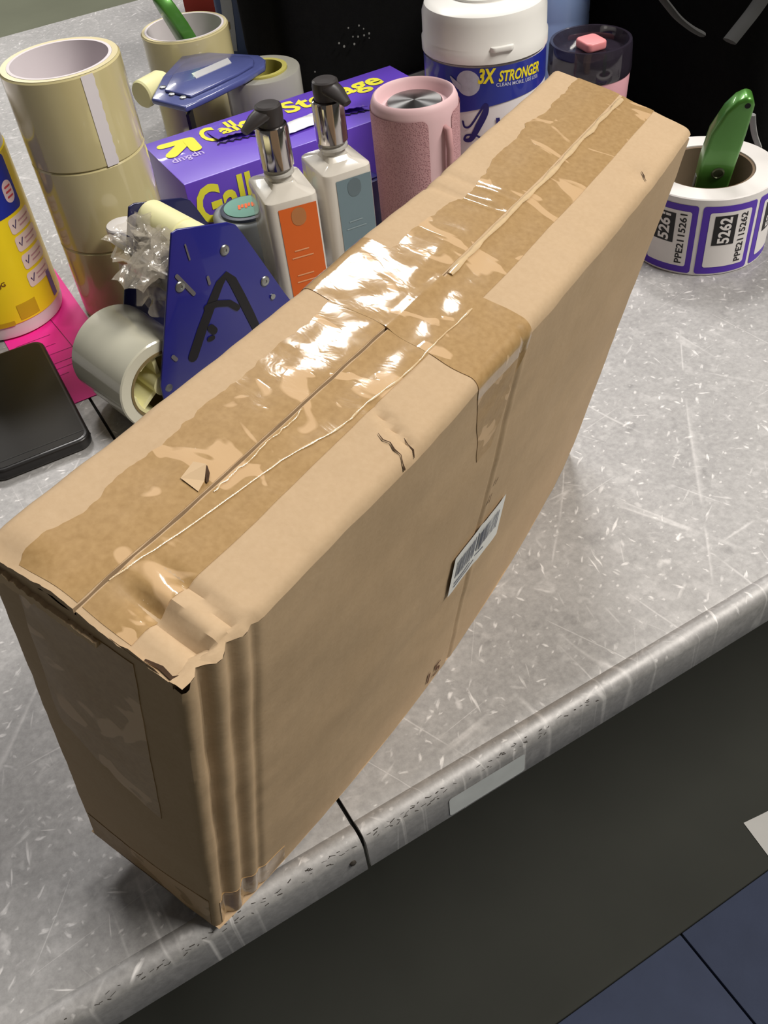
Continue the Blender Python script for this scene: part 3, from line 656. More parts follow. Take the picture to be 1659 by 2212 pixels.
ly([(0.0255, 0.0055), (0.0274, 0.0055), (0.0274, 0.0755), (0.0255, 0.0755)], hx, hz, 64, True).build('roll_core', mat('card_core', (122, 106, 70), 0.8), gun, smooth=40)
# hub: cream three-lobed wheel
mb = MB()
for k in range(3):
    a = 2*PI*k/3+0.5; mb.box(0.008, 0.0252, -0.0016, 0.0016, 0.010, 0.068, Matrix.Translation((hx, 0, hz)) @ TY @ Matrix.Rotation(a, 4, 'Z'))
    q = [(0.0252*math.cos(a+t*0.12), 0.0252*math.sin(a+t*0.12)) for t in range(-5, 6)]; q2 = [(0.0228*math.cos(a+t*0.12), 0.0228*math.sin(a+t*0.12)) for t in range(5, -6, -1)]
    mb.prism(q+q2, 0.008, 0.07, Matrix.Translation((hx, 0, hz)) @ TY)
mb.lathe([(0.004, 0.006), (0.0085, 0.006), (0.0085, 0.074), (0.004, 0.074)], 24, Matrix.Translation((hx, 0, hz)) @ TY, close=True)
mb.build('hub', cream, gun, smooth=35)
ly([(0.0032, 0.0), (0.0032, 0.0785)], hx, hz, 16).build('axle', screw_m, gun)
# blade bar and crumpled clear tape hanging off it
MB().box(-0.056, -0.052, 0.004, 0.077, 0.100, 0.116).build('blade_bar', mat('dull_steel', (120, 118, 116), 0.3, 0.9), gun, bevel=0.0006)
wad = MB(); rw = random.Random(21)
for k in range(11):
    cx, cy, cz = rw.uniform(-0.062, -0.036), rw.uniform(0.014, 0.066), rw.uniform(0.086, 0.128)
    ax = V3(rw.uniform(-1, 1), rw.uniform(-1, 1), rw.uniform(-1, 1)).normalized(); R = Matrix.Rotation(rw.uniform(0, 6), 3, ax); sd = k*7.3
    lx, ly_ = rw.uniform(0.03, 0.05), rw.uniform(0.022, 0.036)
    def cr(a, b, R=R, c=V3(cx, cy, cz), sd=sd, lx=lx, ly_=ly_):
        p = V3((a-.5)*lx, (b-.5)*ly_, 0.007*noise.noise(V3(a*3.5+sd, b*3.5, 0))+0.010*abs(noise.noise(V3(a*2+sd, b*2, 4)))+0.003*noise.noise(V3(a*9, b*9+sd, 2)))
        p += V3(0.006*noise.noise(V3(a*3, b*3, sd)), 0.006*noise.noise(V3(a*3, sd, b*3)), 0)
        q = R @ p+c; q.y = min(max(q.y, 0.004), 0.076); q.z = max(q.z, 0.076); return q
    wad.grid(cr, 12, 9)
wad.build('crumpled_tape', film('crumpled_film', (190, 182, 168), 0.38, 0.12, 0.5, 160), gun, smooth=25, fixn=False)
# ------------------------------------------------------------------ small bottle with white cap behind the dispenser
sb = thing('small_bottle', 'small bottle with white cap and green label between dispenser and tape stack', 'bottle', (0.1425, 0.6985, 0))
white = mat('cap_white', (236, 232, 232), 0.35, var=0.02)
MB().lathe([(0.011, 0), (0.0125, 0.002), (0.0125, 0.064), (0.0115, 0.068), (0.0085, 0.072), (0.0085, 0.074), (0, 0.074)], 32).build('bottle_body', mat('bottle_pale', (222, 218, 214), 0.3, var=0.03), sb)
MB().lathe([(0.0122, 0.073), (0.0124, 0.074), (0.0124, 0.100), (0.0116, 0.1012), (0, 0.1012)], 32).build('cap', white, sb)
MB().lathe([(0.01255, 0.010), (0.0128, 0.0105), (0.0128, 0.050), (0.01255, 0.0505)], 32, close=True).build('label_band', mat('label_green', (38, 140, 104), 0.4), sb)

# ------------------------------------------------------------------ tape measure
tmx, tmy = 0.2585, 0.7375
tm = thing('tape_measure', 'grey tape measure with a teal round sticker in front of the purple box', 'tape measure', (tmx, tmy, 0), math.radians(-10))
MB().prism(rr_poly(0.058, 0.056, 0.020, 8), 0, 0.056).build('case', mat('grey_case', (150, 156, 160), 0.4, var=0.05), tm, bevel=0.006, seg=3, smooth=50)
MB().lathe([(0.0225, 0.056), (0.0225, 0.0585), (0.0205, 0.0592), (0, 0.0592)], 40).build('rim', mat('dark_slate', (62, 70, 88), 0.4), tm)
MB().lathe([(0.0190, 0.0592), (0.0190, 0.0600), (0, 0.0600)], 40).build('sticker', mat('teal_sticker', (108, 156, 140), 0.45, var=0.05), tm)
mb = MB()
for k in range(5): stroke(mb, lambda x, y: (x, y, 0.0604), [(-0.006+0.003*k, -0.003+0.002*(k % 2)), (-0.005+0.003*k, 0.003)], 0.0022)
mb.build('sticker_print', mat('orange_print', (236, 106, 46), 0.5), tm, smooth=0, fixn=False)
MB().box(-0.008, 0.008, 0.027, 0.031, 0.004, 0.04).build('lock_button', mat('black_rubber', (24, 24, 26), 0.6), tm, bevel=0.001)

# ------------------------------------------------------------------ purple box of storage bags
BX0, BX1, BY0, BY1, BZ = 0.2190, 0.4890, 0.7700, 0.8730, 0.080
bg_ = thing('bag_box', 'purple and yellow box of gallon storage bags with a torn zigzag top', 'box', ((BX0+BX1)/2, (BY0+BY1)/2, 0))
bcx, bcy = (BX0+BX1)/2, (BY0+BY1)/2
purple = mat('purple_card', (104, 70, 198), 0.38, var=0.06, scale=30, coat=0.25, bump=0.1, bscale=60); yellow = mat('print_yellow', (232, 226, 66), 0.4, var=0.03)
MB().box(BX0-bcx, BX1-bcx, BY0-bcy, BY1-bcy, 0, BZ).build('carton', purple, bg_, bevel=0.0012)
def tmap(off): return lambda x, y: (x-bcx, y-bcy, BZ+off)
def fmap(off): return lambda x, z: (x-bcx, BY0-bcy-off, z)
def tp(px, py): p = G(px, py, BZ); return (p.x, p.y)
# arrow-like mark
mb = MB(); hd = tp(408, 303)
stroke(mb, tmap(0.0004), [tp(350, 318), tp(405, 303)], 0.010); stroke(mb, tmap(0.0006), [tp(372, 336), tp(402, 306)], 0.012); stroke(mb, tmap(0.0008), [tp(424, 322), tp(408, 304)], 0.011)
mb.build('arrow_mark', yellow, bg_, smooth=0, fixn=False)
mb = MB(); a_, b_ = tp(372, 350), tp(441, 330)
put_text(mb, 'up&up', tmap(0.0004), (a_[0]+b_[0])/2, (a_[1]+b_[1])/2, w=abs(b_[0]-a_[0])*1.0, h=0.014, rot=PI, bold=0.01); mb.build('brand_text', mat('print_lilac', (196, 180, 232), 0.4), bg_, smooth=0, fixn=False)
for s_, l_, r_, hh in (('Gallon', (438, 300), (574, 262), 0.034), ('Storage', (614, 240), (836, 180), 0.036)):
    a_, b_ = tp(*l_), tp(*r_); mb = MB(); put_text(mb, s_, tmap(0.0005), (a_[0]+b_[0])/2, (a_[1]+b_[1])/2+0.006, w=b_[0]-a_[0], h=hh, bold=0.03); mb.build('title_text', yellow, bg_, smooth=0, fixn=False)
mb = MB(); xl = on_plane(418, 420, V3(0, BY0, 0), V3(0, 1, 0)).x; put_text(mb, 'Gallon', fmap(0.0005), xl+0.046, 0.056, w=0.092, h=0.036, bold=0.03); mb.build('title_text', yellow, bg_, smooth=0, fixn=False)
mb = MB(); a_, b_ = tp(462, 303), tp(560, 283); put_text(mb, 'double zipper storage bags', tmap(0.0005), (a_[0]+b_[0])/2, (a_[1]+b_[1])/2-0.004, w=b_[0]-a_[0], h=0.0055); mb.build('subtitle_text', MATS['print_lilac'], bg_, smooth=0, fixn=False)
# torn perforated opening with lifted flap and a bag showing
mb = MB(); zz = []
x0z, y0z = tp(470, 312); x1z, y1z = tp(800, 238); n = 42
for k in range(n+1):
    t = k/n; zz.append((x0z+(x1z-x0z)*t, y0z+(y1z-y0z)*t+(0.0016 if k % 2 else -0.0016)))
stroke(mb, tmap(0.0006), zz, 0.0022); mb.build('torn_edge', mat('slot_dark', (26, 20, 48), 0.8), bg_, smooth=0, fixn=False)
def flp(a, b):
    x = x0z+0.002+(x1z-x0z-0.004)*a; yb = y0z+(y1z-y0z)*a+0.0012+(0.0014 if int(a*42) % 2 else -0.0002)*(1-b); y = yb+0.028*b
    return V3(x-bcx, y-bcy, BZ+0.0007+0.0050*(1-b)**2*(0.6+0.5*noise.noise(V3(a*4, 0, 0))))
MB().slab(lambda a, b: flp(a, b)+V3(0, 0, 0.0005), flp, 42, 6).build('opening_flap', purple, bg_, smooth=40)
mb = MB(); put_text(mb, 'allo', lambda x, y: tuple(flp((x-x0z)/(x1z-x0z), max(0, min(1, (y-(y0z+(y1z-y0z)*(x-x0z)/(x1z-x0z)))/0.028)))+V3(0, 0, 0.0010)), tp(520, 282)[0], tp(520, 282)[1]+0.006, w=0.040, h=0.024, bold=0.03); mb.build('title_text', yellow, bg_, smooth=0, fixn=False)
px_, py_ = tp(655, 278)
def bagp(a, b): return V3(px_-bcx-0.021+0.042*a, py_-bcy-0.006+0.022*b+0.003*a, BZ+0.0022+0.004*math.sin(PI*a)*math.sin(PI*b)+0.0006*noise.noise(V3(a*6, b*6, 0)))
MB().slab(lambda a, b: bagp(a, b)+V3(0, 0, 0.0004), bagp, 12, 6).build('bag_sheet', mat('white_bag', (240, 240, 244), 0.25, coat=0.5), bg_, smooth=60)
# navy carton beside it
nb = thing('navy_box', 'small dark navy box between the purple box and the pink speaker', 'box', (0.3640, 0.7395, 0), math.radians(6))
MB().box(-0.020, 0.020, -0.024, 0.024, 0, 0.052).build('carton', mat('navy_card', (38, 34, 96), 0.3, coat=0.3), nb, bevel=0.0012)
MB().box(-0.016, 0.016, -0.020, 0.020, 0.052, 0.0535).build('lid_panel', mat('navy_lid', (48, 44, 116), 0.3, coat=0.3), nb, bevel=0.0005)

# ------------------------------------------------------------------ pump bottles
pearl = mat('lotion_plastic', (214, 208, 198), 0.22, var=0.04, coat=0.7, sss=0.0); clearn = mat('neck_plastic', (190, 188, 182), 0.15, coat=1, var=0.05)
chrome = mat('chrome', (196, 190, 188), 0.10, 1.0, var=0.05, scale=60); pump_m = mat('pump_black', (54, 50, 50), 0.35, var=0.05)
def pump_bottle(loc, rz, label, labmat, text_m, lines, spout, d_, hb=0.105):
    t = thing('pump_bottle', label, 'soap bottle', loc, rz, None)
    w_ = 0.043
    pts = rr_poly(w_, d_, 0.007, 4)
    mb = MB(); n = len(pts); prof = [(0.92, 0.0), (1.0, 0.003), (1.0, hb-0.003), (0.985, hb-0.0008), (0.95, hb), (0.50, hb+0.0028), (0.40, hb+0.0060)]
    vs = [(x*k, y*k, z) for k, z in prof for x, y in pts]
    mb.add(vs, [(i*n+j, i*n+(j+1) % n, (i+1)*n+(j+1) % n, (i+1)*n+j) for i in range(len(prof)-1) for j in range(n)]+[tuple(reversed(range(n))), tuple(range((len(prof)-1)*n, len(prof)*n))])
    mb.build('bottle_body', pearl, t, smooth=35)
    MB().lathe([(0.0095, hb+0.006), (0.0095, hb+0.010), (0.0120, hb+0.0105), (0.0120, hb+0.0125), (0.0095, hb+0.013), (0.0095, hb+0.019), (0, hb+0.019)], 32).build('neck', clearn, t)
    MB().lathe([(0.0122, hb+0.016), (0.0128, hb+0.0165), (0.0128, hb+0.045), (0.0120, hb+0.0480), (0.0108, hb+0.0486), (0.0100, hb+0.047), (0, hb+0.047)], 40).build('collar', chrome, t)
    T = Matrix.Rotation(spout, 4, 'Z'); mb = MB()
    mb.lathe([(0.0098, hb+0.046), (0.0100, hb+0.048), (0.0106, hb+0.059), (0.0100, hb+0.0625), (0.0085, hb+0.0635), (0, hb+0.0638)], 32)
    hd = mb.build('pump_head', pump_m, t)
    mb = MB(); mb.tube([T @ V3(0.004, 0, hb+0.058), T @ V3(0.013, 0, hb+0.0555), T @ V3(0.019, 0, hb+0.0530), T @ V3(0.0245, 0, hb+0.0505)], [0.0092, 0.0078, 0.0056, 0.0040], 12, 0.6); mb.build('spout', pump_m, t, smooth=50).parent = hd
    fm_ = lambda off: (lambda x, z: (x, -d_/2-off, z))
    mb = MB(); rrect(mb, fm_(0.0004), -0.0125, 0.0185, 0.010, hb-0.006, 0, 2); lb = mb.build('front_label', labmat, t, smooth=0, fixn=False)
    mb = MB(); stroke(mb, fm_(0.0006), [(0.003, hb-0.013), (0.003, hb-0.0165)], 0.012); mb.build('emblem', mat('emblem_'+labmat.name, tuple(int(c*0.82) for c in ((226, 150, 90) if 'orange' in labmat.name else (120, 138, 146))), 0.5), t, smooth=0, fixn=False).parent = lb
    mb = MB()
    for s_, z_, w__ in lines: rrect(mb, fm_(0.0007), -w__/2+0.001, w__/2+0.001, z_-0.0006, z_+0.0006, 0, 1)
    mb.build('label_print', text_m, t, smooth=0, fixn=False).parent = lb
    return t
orange = mat('orange_label', (224, 104, 34), 0.45, var=0.04); greyblue = mat('greyblue_label', (112, 132, 140), 0.45, var=0.04)
pk = mat('label_peach_print', (240, 170, 120), 0.5); gb2 = mat('label_slate_print', (140, 158, 164), 0.5)
c1 = (G(577, 459, 0.099)+G(690, 434, 0.099))/2; c2 = (G(705, 400, 0.099)+G(805, 368, 0.099))/2
y1_, y2_ = math.radians(-9), math.radians(-3)
def back(c, yaw, d): return V3(c.x-math.sin(yaw)*d, c.y+math.cos(yaw)*d, 0)
pump_bottle(back(c1, y1_, 0.028), y1_, 'white pump bottle with an orange label beside the blue dispenser', orange, pk, [('a', 0.062, 0.012), ('b', 0.056, 0.018), ('c', 0.040, 0.014), ('d', 0.034, 0.016)], math.radians(200), 0.056)
pump_bottle(back(c2, y2_, 0.026), y2_, 'white pump bottle with a grey-blue label beside the pink speaker', greyblue, gb2, [('a', 0.062, 0.012), ('b', 0.056, 0.018), ('c', 0.040, 0.014)], math.radians(-75), 0.052)

# ------------------------------------------------------------------ pink speaker
sx, sy, sr, sz = 0.3921, 0.6649, 0.0360, 0.1425
spk = thing('speaker', 'pink cylindrical bluetooth speaker with mesh sides behind the cardboard box', 'speaker', (sx, sy, 0))
pinkp = mat('pink_plastic', (222, 186, 190), 0.5, var=0.03); 
def grille_mat():
    m = bpy.data.materials.new('pink_mesh'); m.use_nodes = True; nt = m.node_tree; N = nt.nodes.new; L = nt.links.new; b = nt.nodes['Principled BSDF']
    tc = N('ShaderNodeTexCoord'); v = N('ShaderNodeTexVoronoi'); v.inputs['Scale'].default_value = 760; v.inputs['Randomness'].default_value = 0.8; L(tc.outputs['Object'], v.inputs['Vector'])
    r = N('ShaderNodeMapRange'); r.inputs['From Min'].default_value = 0.25; r.inputs['From Max'].default_value = 0.5; L(v.outputs['Distance'], r.inputs['Value'])
    mx = N('ShaderNodeMix'); mx.data_type = 'RGBA'; mx.inputs['A'].default_value = lin((168, 120, 126)); mx.inputs['B'].default_value = lin((196, 150, 154)); L(r.outputs[0], mx.inputs['Factor']); L(mx.outputs['Result'], b.inputs['Base Color']); b.inputs['Roughness'].default_value = 0.7
    bp = N('ShaderNodeBump'); bp.inputs['Strength'].default_value = 0.4; bp.inputs['Distance'].default_value = 0.0006; L(r.outputs[0], bp.inputs['Height']); L(bp.outputs['Normal'], b.inputs['Normal']); return m
GRILLE = grille_mat()
MB().lathe([(0.030, 0), (0.033, 0.002), (0.0342, 0.008), (0.0352, 0.06), (0.0358, 0.11), (0.0360, 0.130), (0.0352, 0.1375), (0.0335, 0.1412), (0.0318, 0.1422), (0.0308, 0.1414), (0.0296, 0.1385), (0.0272, 0.1325), (0, 0.1320)], 72).build('speaker_body', pinkp, spk, smooth=50)
SPUN = mat('spun_metal', (150, 150, 150), 0.28, 1.0, var=0.1, scale=12)
_n = SPUN.node_tree; _t = _n.nodes.new('ShaderNodeTangent'); _t.direction_type = 'RADIAL'; _t.axis = 'Z'; _n.links.new(_t.outputs[0], _n.nodes['Principled BSDF'].inputs['Tangent']); _n.nodes['Principled BSDF'].inputs['Anisotropic'].default_value = 0.9
def srad(z): return 0.0346+(z/0.13)*0.0014
def smap(off): return lambda a, z: ((srad(z)+off)*math.cos(a), (srad(z)+off)*math.sin(a), z)
aR, _ = cylhit(928, 330, sx, sy, sr); aL = aR-math.radians(150); _, zT = cylhit(880, 265, sx, sy, sr)
def grille(aL, aR):
    mb = MB(); rrect(mb, lambda x, y: smap(0.0005)(x/0.0355, y), aL*0.0355, aR*0.0355, 0.014, zT, 0.006, 40); return mb.build('mesh_panel', GRILLE, spk, smooth=60, fixn=False)
grille(aL, aR); aS, _ = cylhit(976, 300, sx, sy, sr); grille(aS, aS+math.radians(120))
MB().lathe([(0.0228, 0.1320), (0.0228, 0.1345), (0.0218, 0.1355), (0.004, 0.1362), (0, 0.1362)], 48).build('radiator_cone', SPUN, spk, smooth=40)
aM, zM = cylhit(962, 285, sx, sy, sr)
mb = MB(); T_ = lambda z, o: V3((srad(z)+o)*math.cos(aM), (srad(z)+o)*math.sin(aM), z)
mb.tube([T_(zM+0.004, -0.001), T_(zM+0.003, 0.0035), T_(zM-0.012, 0.0052), T_(zM-0.030, 0.0048), T_(zM-0.044, 0.003), T_(zM-0.050, -0.001)], [0.0022, 0.0030, 0.0030, 0.0030, 0.0030, 0.0022], 10); mb.build('carry_loop', mat('pink_cord', (190, 144, 146), 0.7), spk, smooth=60)

# ------------------------------------------------------------------ blue and white wipes canister
lx_, ly0, lr = 0.494, 0.712, 0.0530
lys = thing('wipes_canister', 'white lidded disinfecting wipes canister with a blue band behind the speaker', 'canister', (lx_, ly0, 0))
lidw = mat('lid_white', (240, 238, 234), 0.3, var=0.015, coat=0.3)
MB().lathe([(0.047, 0), (0.051, 0.003), (0.0525, 0.008), (0.0525, 0.139), (0.0515, 0.141), (0, 0.141)], 72).build('canister_body', mat('label_white', (224, 218, 220), 0.35, var=0.02), lys)
MB().lathe([(0.0528, 0.1425), (0.0540, 0.143), (0.0540, 0.152), (0.0530, 0.1535), (0.0528, 0.172), (0.0505, 0.1785), (0.0460, 0.1815), (0.0300, 0.1830), (0, 0.1835)], 72).build('lid', lidw, lys, smooth=35)
MB().prism(rr_poly(0.020, 0.012, 0.004), 0.1525, 0.1565, Matrix.Translation((0.0500*math.cos(-1.9), 0.0500*math.sin(-1.9), 0)) @ Matrix.Rotation(-1.9+PI/2, 4, 'Z')).build('lid_tab', lidw, lys, bevel=0.001)
MB().lathe([(0.030, 0.1826), (0.030, 0.1850), (0.0285, 0.1858), (0, 0.1858)], 48).build('flip_cap', lidw, lys)
def lh(px, py): return cylhit(px, py, lx_, ly0, lr)
AF = math.atan2(-ly0, -lx_)
def lm(off): return lambda a, z: ((0.0527+off)*math.cos(a), (0.0527+off)*math.sin(a), z)
mb = MB(); vs = []; n = 80
aLo, zLo = lh(996, 243); aHi, zHi = lh(1150, 195)
for k in range(n+1):
    a = AF-PI*0.75+1.5*PI*k/n; t = (a-aLo)/(aHi-aLo); zb = zLo+(zHi-zLo)*max(-0.5, min(1.6, t))+0.002*math.sin(t*3)
    zb = min(zb, 0.128); vs += [lm(0.0003)(a, zb), lm(0.0003)(a, 0.1405)]
mb.add(vs, [(2*k, 2*k+2, 2*k+3, 2*k+1) for k in range(n)]); bb = mb.build('blue_band', mat('band_blue', (30, 44, 150), 0.35, var=0.12, scale=25, coat=0.3), lys, smooth=60, fixn=False)
amap = lambda off, a0, z0, sl: (lambda x, y: lm(off)(a0+x/0.053, z0+y+x*sl))
def span(mb, txt, p0, p1, h, bold, shear=0.0):
    q0, q1 = lh(*p0), lh(*p1); am, zm = (q0[0]+q1[0])/2, (q0[1]+q1[1])/2; wd = (q1[0]-q0[0])*0.053
    put_text(mb, txt, amap(0.0006, am, zm, (q1[1]-q0[1])/wd), 0, 0, w=wd, h=h, bold=bold, shear=shear)
sy_ = mat('slogan_yellow', (246, 226, 40), 0.4, var=0.02)
mb = MB(); span(mb, '3X', (1032, 165), (1072, 163), 0.0125, 0.04, 0.25); mb.build('slogan_text', sy_, lys, smooth=0, fixn=False).parent = bb
mb = MB(); span(mb, 'STRONGER', (1077, 165), (1163, 142), 0.0092, 0.03, 0.25); mb.build('slogan_text', sy_, lys, smooth=0, fixn=False).parent = bb
mb = MB(); span(mb, 'CLEAN MORE, USE LESS', (1072, 184), (1160, 163), 0.0034, 0.01); mb.build('slogan_text', mat('slogan_pale', (206, 208, 232), 0.4), lys, smooth=0, fixn=False).parent = bb
a6, z6 = lh(1011, 180); mb = MB(); rrect(mb, amap(0.0005, a6, z6, 0), -0.0105, 0.0105, -0.0105, 0.0105, 0.0105, 14); stroke(mb, amap(0.0010, a6, z6, 0), [(-0.0155, 0.004), (-0.012, 0.000), (-0.008, -0.003)], [0.0015, 0.004, 0.005]); mb.build('swirl_mark', mat('swirl_pale', (190, 192, 206), 0.5, var=0.2, scale=200), lys, smooth=0, fixn=False).parent = bb
mb = MB(); navy = mat('script_navy', (38, 30, 110), 0.4)
a7, z7 = lh(1025, 270)
Lp = [lh(*p) for p in ((1000, 262), (1004, 274), (1016, 272), (1034, 246), (1044, 230), (1050, 228), (1048, 244), (1034, 272), (1018, 300), (1004, 302), (1008, 292), (1026, 292), (1046, 300), (1060, 292))]
cpx = catmull([(a*0.053, z, 0) for a, z in Lp], 5); stroke(mb, lambda x, y: lm(0.0005)(x/0.053, y), [(p.x, p.y) for p in cpx], [0.0018+0.0040*sm(1-abs(k/len(cpx)-0.5)*4) for k in range(len(cpx))])
a8, z8 = lh(1065, 262); put_text(mb, 'ysol', amap(0.0005, a8, z8, 0.0), 0.022, -0.004, h=0.026, bold=0.01, shear=0.35); mb.build('script_name', navy, lys, smooth=0, fixn=False)

# ------------------------------------------------------------------ tumbler with dark see-through lid
tx, ty, trd = 0.592, 0.6875, 0.037
tum = thing('tumbler', 'pink tumbler with a smoky clear lid and pink slider', 'tumbler', (tx, ty, 0))
MB().lathe([(0.026, 0), (0.0285, 0.002), (0.0355, 0.075), (0.0366, 0.098), (0.0360, 0.1), (0.033, 0.1), (0.028, 0.01), (0, 0.01)], 64).build('cup', mat('tumbler_pink', (222, 166, 176), 0.35, var=0.02), tum)
smoke = film('smoky_lid', (52, 46, 58), 0.72, 0.08, 0.0)
MB().lathe([(0.030, 0.099), (0.0372, 0.0995), (0.0378, 0.102), (0.0374, 0.110), (0.0368, 0.1235), (0.0360, 0.1262), (0.0335, 0.1262), (0.0322, 0.1235), (0.0305, 0.1165), (0, 0.1160)], 64).build('lid', smoke, tum, smooth=40)
MB().lathe([(0.0310, 0.086), (0.0362, 0.0985), (0.0372, 0.1010), (0.0372, 0.1022), (0.0340, 0.1030), (0.0310, 0.1022)], 64, close=True).build('gasket', mat('lid_black', (18, 16, 20), 0.2, coat=0.6), tum)
sl = G(1277, 92, 0.121)
MB().prism(rr_poly(0.021, 0.024, 0.005), 0.1165, 0.1245, Matrix.Translation((sl.x-tx, sl.y-ty, 0)) @ Matrix.Rotation(-0.12, 4, 'Z')).build('slider', mat('slider_pink', (238, 148, 152), 0.4, var=0.02), tum, bevel=0.0022, seg=3, smooth=50)

# ------------------------------------------------------------------ pale blue bottle behind
bb0 = G(1214, 60, 0.095)
blu = thing('blue_bottle', 'light blue plastic bottle behind the pink tumbler', 'bottle', (bb0.x, bb0.y+0.012, 0))
bpl = mat('light_blue_plastic', (160, 188, 240), 0.35, var=0.08, scale=25, coat=0.3)
MB().lathe([(0.029, 0), (0.033, 0.003), (0.034, 0.02), (0.034, 0.104), (0.0335, 0.106), (0.034, 0.108), (0.034, 0.145), (0.030, 0.160), (0.016, 0.172), (0.013, 0.174), (0.013, 0.182), (0, 0.182)], 48).build('bottle_body', bpl, blu, smooth=40)
MB().lathe([(0.0150, 0.178), (0.0155, 0.179), (0.0155, 0.205), (0.013, 0.208), (0, 0.208)], 32).build('cap', mat('bottle_cap_pale', (206, 214, 230), 0.3), blu)
mb = MB(); mb.tube(catmull([(0.018, -0.0298, 0.150), (0.028, -0.024, 0.1425), (0.030, -0.022, 0.128), (0.024, -0.026, 0.122), (0.012, -0.0335, 0.126), (0.006, -0.034, 0.140)], 6), 0.0020, 8); mb.build('moulded_grip', bpl, blu, smooth=60)

# ------------------------------------------------------------------ sticker roll with knife
rx, ry, rr, rh = 0.5863, 0.5266, 0.0568, 0.0682
rol = thing('label_roll', 'roll of purple-framed numbered asset stickers on the steel table', 'label roll', (rx, ry, 0))
lw = mat('sticker_liner_white', (232, 228, 226), 0.45, var=0.02); pur = mat('sticker_purple', (84, 44, 176), 0.4, var=0.03); blk = mat('sticker_black', (24, 22, 24), 0.5)
RIN = 0.0385
MB().lathe([(RIN, 0), (rr-0.0008, 0), (rr, 0.0008), (rr, rh-0.0008), (rr-0.0008, rh), (RIN, rh)], 96, close=True).build('paper_winding', lw, rol, smooth=40)
MB().lathe([(RIN-0.0025, 0), (RIN-0.0001, 0), (RIN-0.0001, rh-0.001), (RIN-0.0025, rh-0.001)], 64, close=True).build('core', mat('brown_core', (116, 98, 80), 0.85, var=0.15), rol, smooth=40)
aG, _ = cylhit(1506, 510, rx, ry, rr); aG2, _ = cylhit(1632, 470, rx, ry, rr)
PITCH = (aG2-aG); 
for k in range(-3, 3):
    num = 5262+k; ac = aG+PITCH*(k+0.5); half = PITCH*rr/2-0.0016
    mb = MB(); rrect(mb, cyl_map(rr+0.0003, ac, 0), -half, half, 0.0022, rh-0.0058, 0.0024, 16); fr = mb.build('sticker', pur, rol, smooth=60, fixn=False)
    x0_, x1_, z0_, z1_ = -half+0.0058, half-0.0046, 0.0082, rh-0.0112; pw, phh = x1_-x0_, z1_-z0_
    mb = MB(); rrect(mb, cyl_map(rr+0.0005, ac, 0), x0_, x1_, z0_, z1_, 0.0020, 16); mb.build('sticker_panel', lw, rol, smooth=60, fixn=False).parent = fr
    bx0, bx1, bz0, bz1 = x0_+0.12*pw, x0_+0.64*pw, z0_+0.41*phh, z0_+0.94*phh
    mb = MB(); rrect(mb, cyl_map(rr+0.0007, ac, 0), bx0, bx1, bz0, bz1, 0, 12); mb.build('number_block', blk, rol, smooth=60, fixn=False).parent = fr
    mb = MB(); put_text(mb, str(num), cyl_map(rr+0.0009, ac, 0), (bx0+bx1)/2, (bz0+bz1)/2, w=(bz1-bz0)*0.90, h=(bx1-bx0)*0.56, rot=PI/2, bold=0.03); mb.build('number', lw, rol, smooth=0, fixn=False).parent = fr
    mb = MB(); put_text(mb, 'PPE211'+str(num), cyl_map(rr+0.0007, ac, 0), x0_+0.82*pw, (z0_+z1_)/2, w=phh*0.90, h=pw*0.17, rot=PI/2, bold=0.02); mb.build('serial_text', blk, rol, smooth=0, fixn=False).parent = fr
def knife(name, label, base, tip, face, group):
    """folding knife handle; base and tip in the world, broad side towards 'face'"""
    ax = (tip-base); Ln = ax.length; ax.normalize(); nrm = (face-face.dot(ax)*ax).normalized(); sd = ax.cross(nrm)
    t = thing(name, label, 'knife', base, 0, group); R = Matrix((sd, ax, nrm)).transposed().to_4x4()
    t.rotation_euler = R.to_euler()
    k = Ln/0.155
    out = [(-0.0125, 0), (0.0125, 0), (0.0138, 0.05), (0.0150, 0.09), (0.0135, 0.118), (0.0070, 0.140), (0.0010, 0.150), (-0.0050, 0.1545), (-0.0100, 0.1530), (-0.0125, 0.1470), (-0.0130, 0.12), (-0.0120, 0.06)]
    gm = mat('knife_green', (76, 134, 52), 0.34, 0.35, var=0.06, coat=0.4)
    MB().prism([(-x, y*k) for x, y in reversed(out)], -0.0075, 0.0075).build('handle', gm, t, bevel=0.0032, seg=3, smooth=50)
    MB().lathe([(0.0052, 0.0074), (0.0052, 0.0080), (0.0040, 0.0086), (0.0036, 0.0078), (0, 0.0078)], 20, Matrix.Translation((0, 0.080*k, 0))).build('screw', mat('knife_screw', (92, 100, 76), 0.4, 0.7), t)
    MB().lathe([(0.0022, 0.0073), (0.0022, 0.0079), (0, 0.0079)], 14, Matrix.Translation((0.0068, 0.1475*k, 0))).build('lanyard_hole', mat('hole_black', (12, 14, 10), 0.8), t)
    MB().box(-0.0150, -0.0118, 0.056*k, 0.072*k, -0.003, 0.003).build('blade_slider', mat('grey_slider', (120, 122, 116), 0.5), t, bevel=0.001)
    return t
kt = G(1598, 198, 0.140); km = G(1538, 395, 0.060); d_ = (km-kt); kb = kt+d_*((kt.z-0.005)/(kt.z-0.060))
knife('utility_knife', 'green utility knife standing inside the roll of purple stickers', kb, kt, V3(-0.55, -0.8, 0.2), 'green utility knives')
kt2, km2 = G(345, -12, 0.145), G(412, 100, 0.085); kb2 = kt2+(km2-kt2)*((kt2.z-0.010)/(kt2.z-0.085))
knife('utility_knife', 'green utility knife standing in a clear tape roll at the back', kb2, kt2, V3(1, 0.15, 0), 'green utility knives')

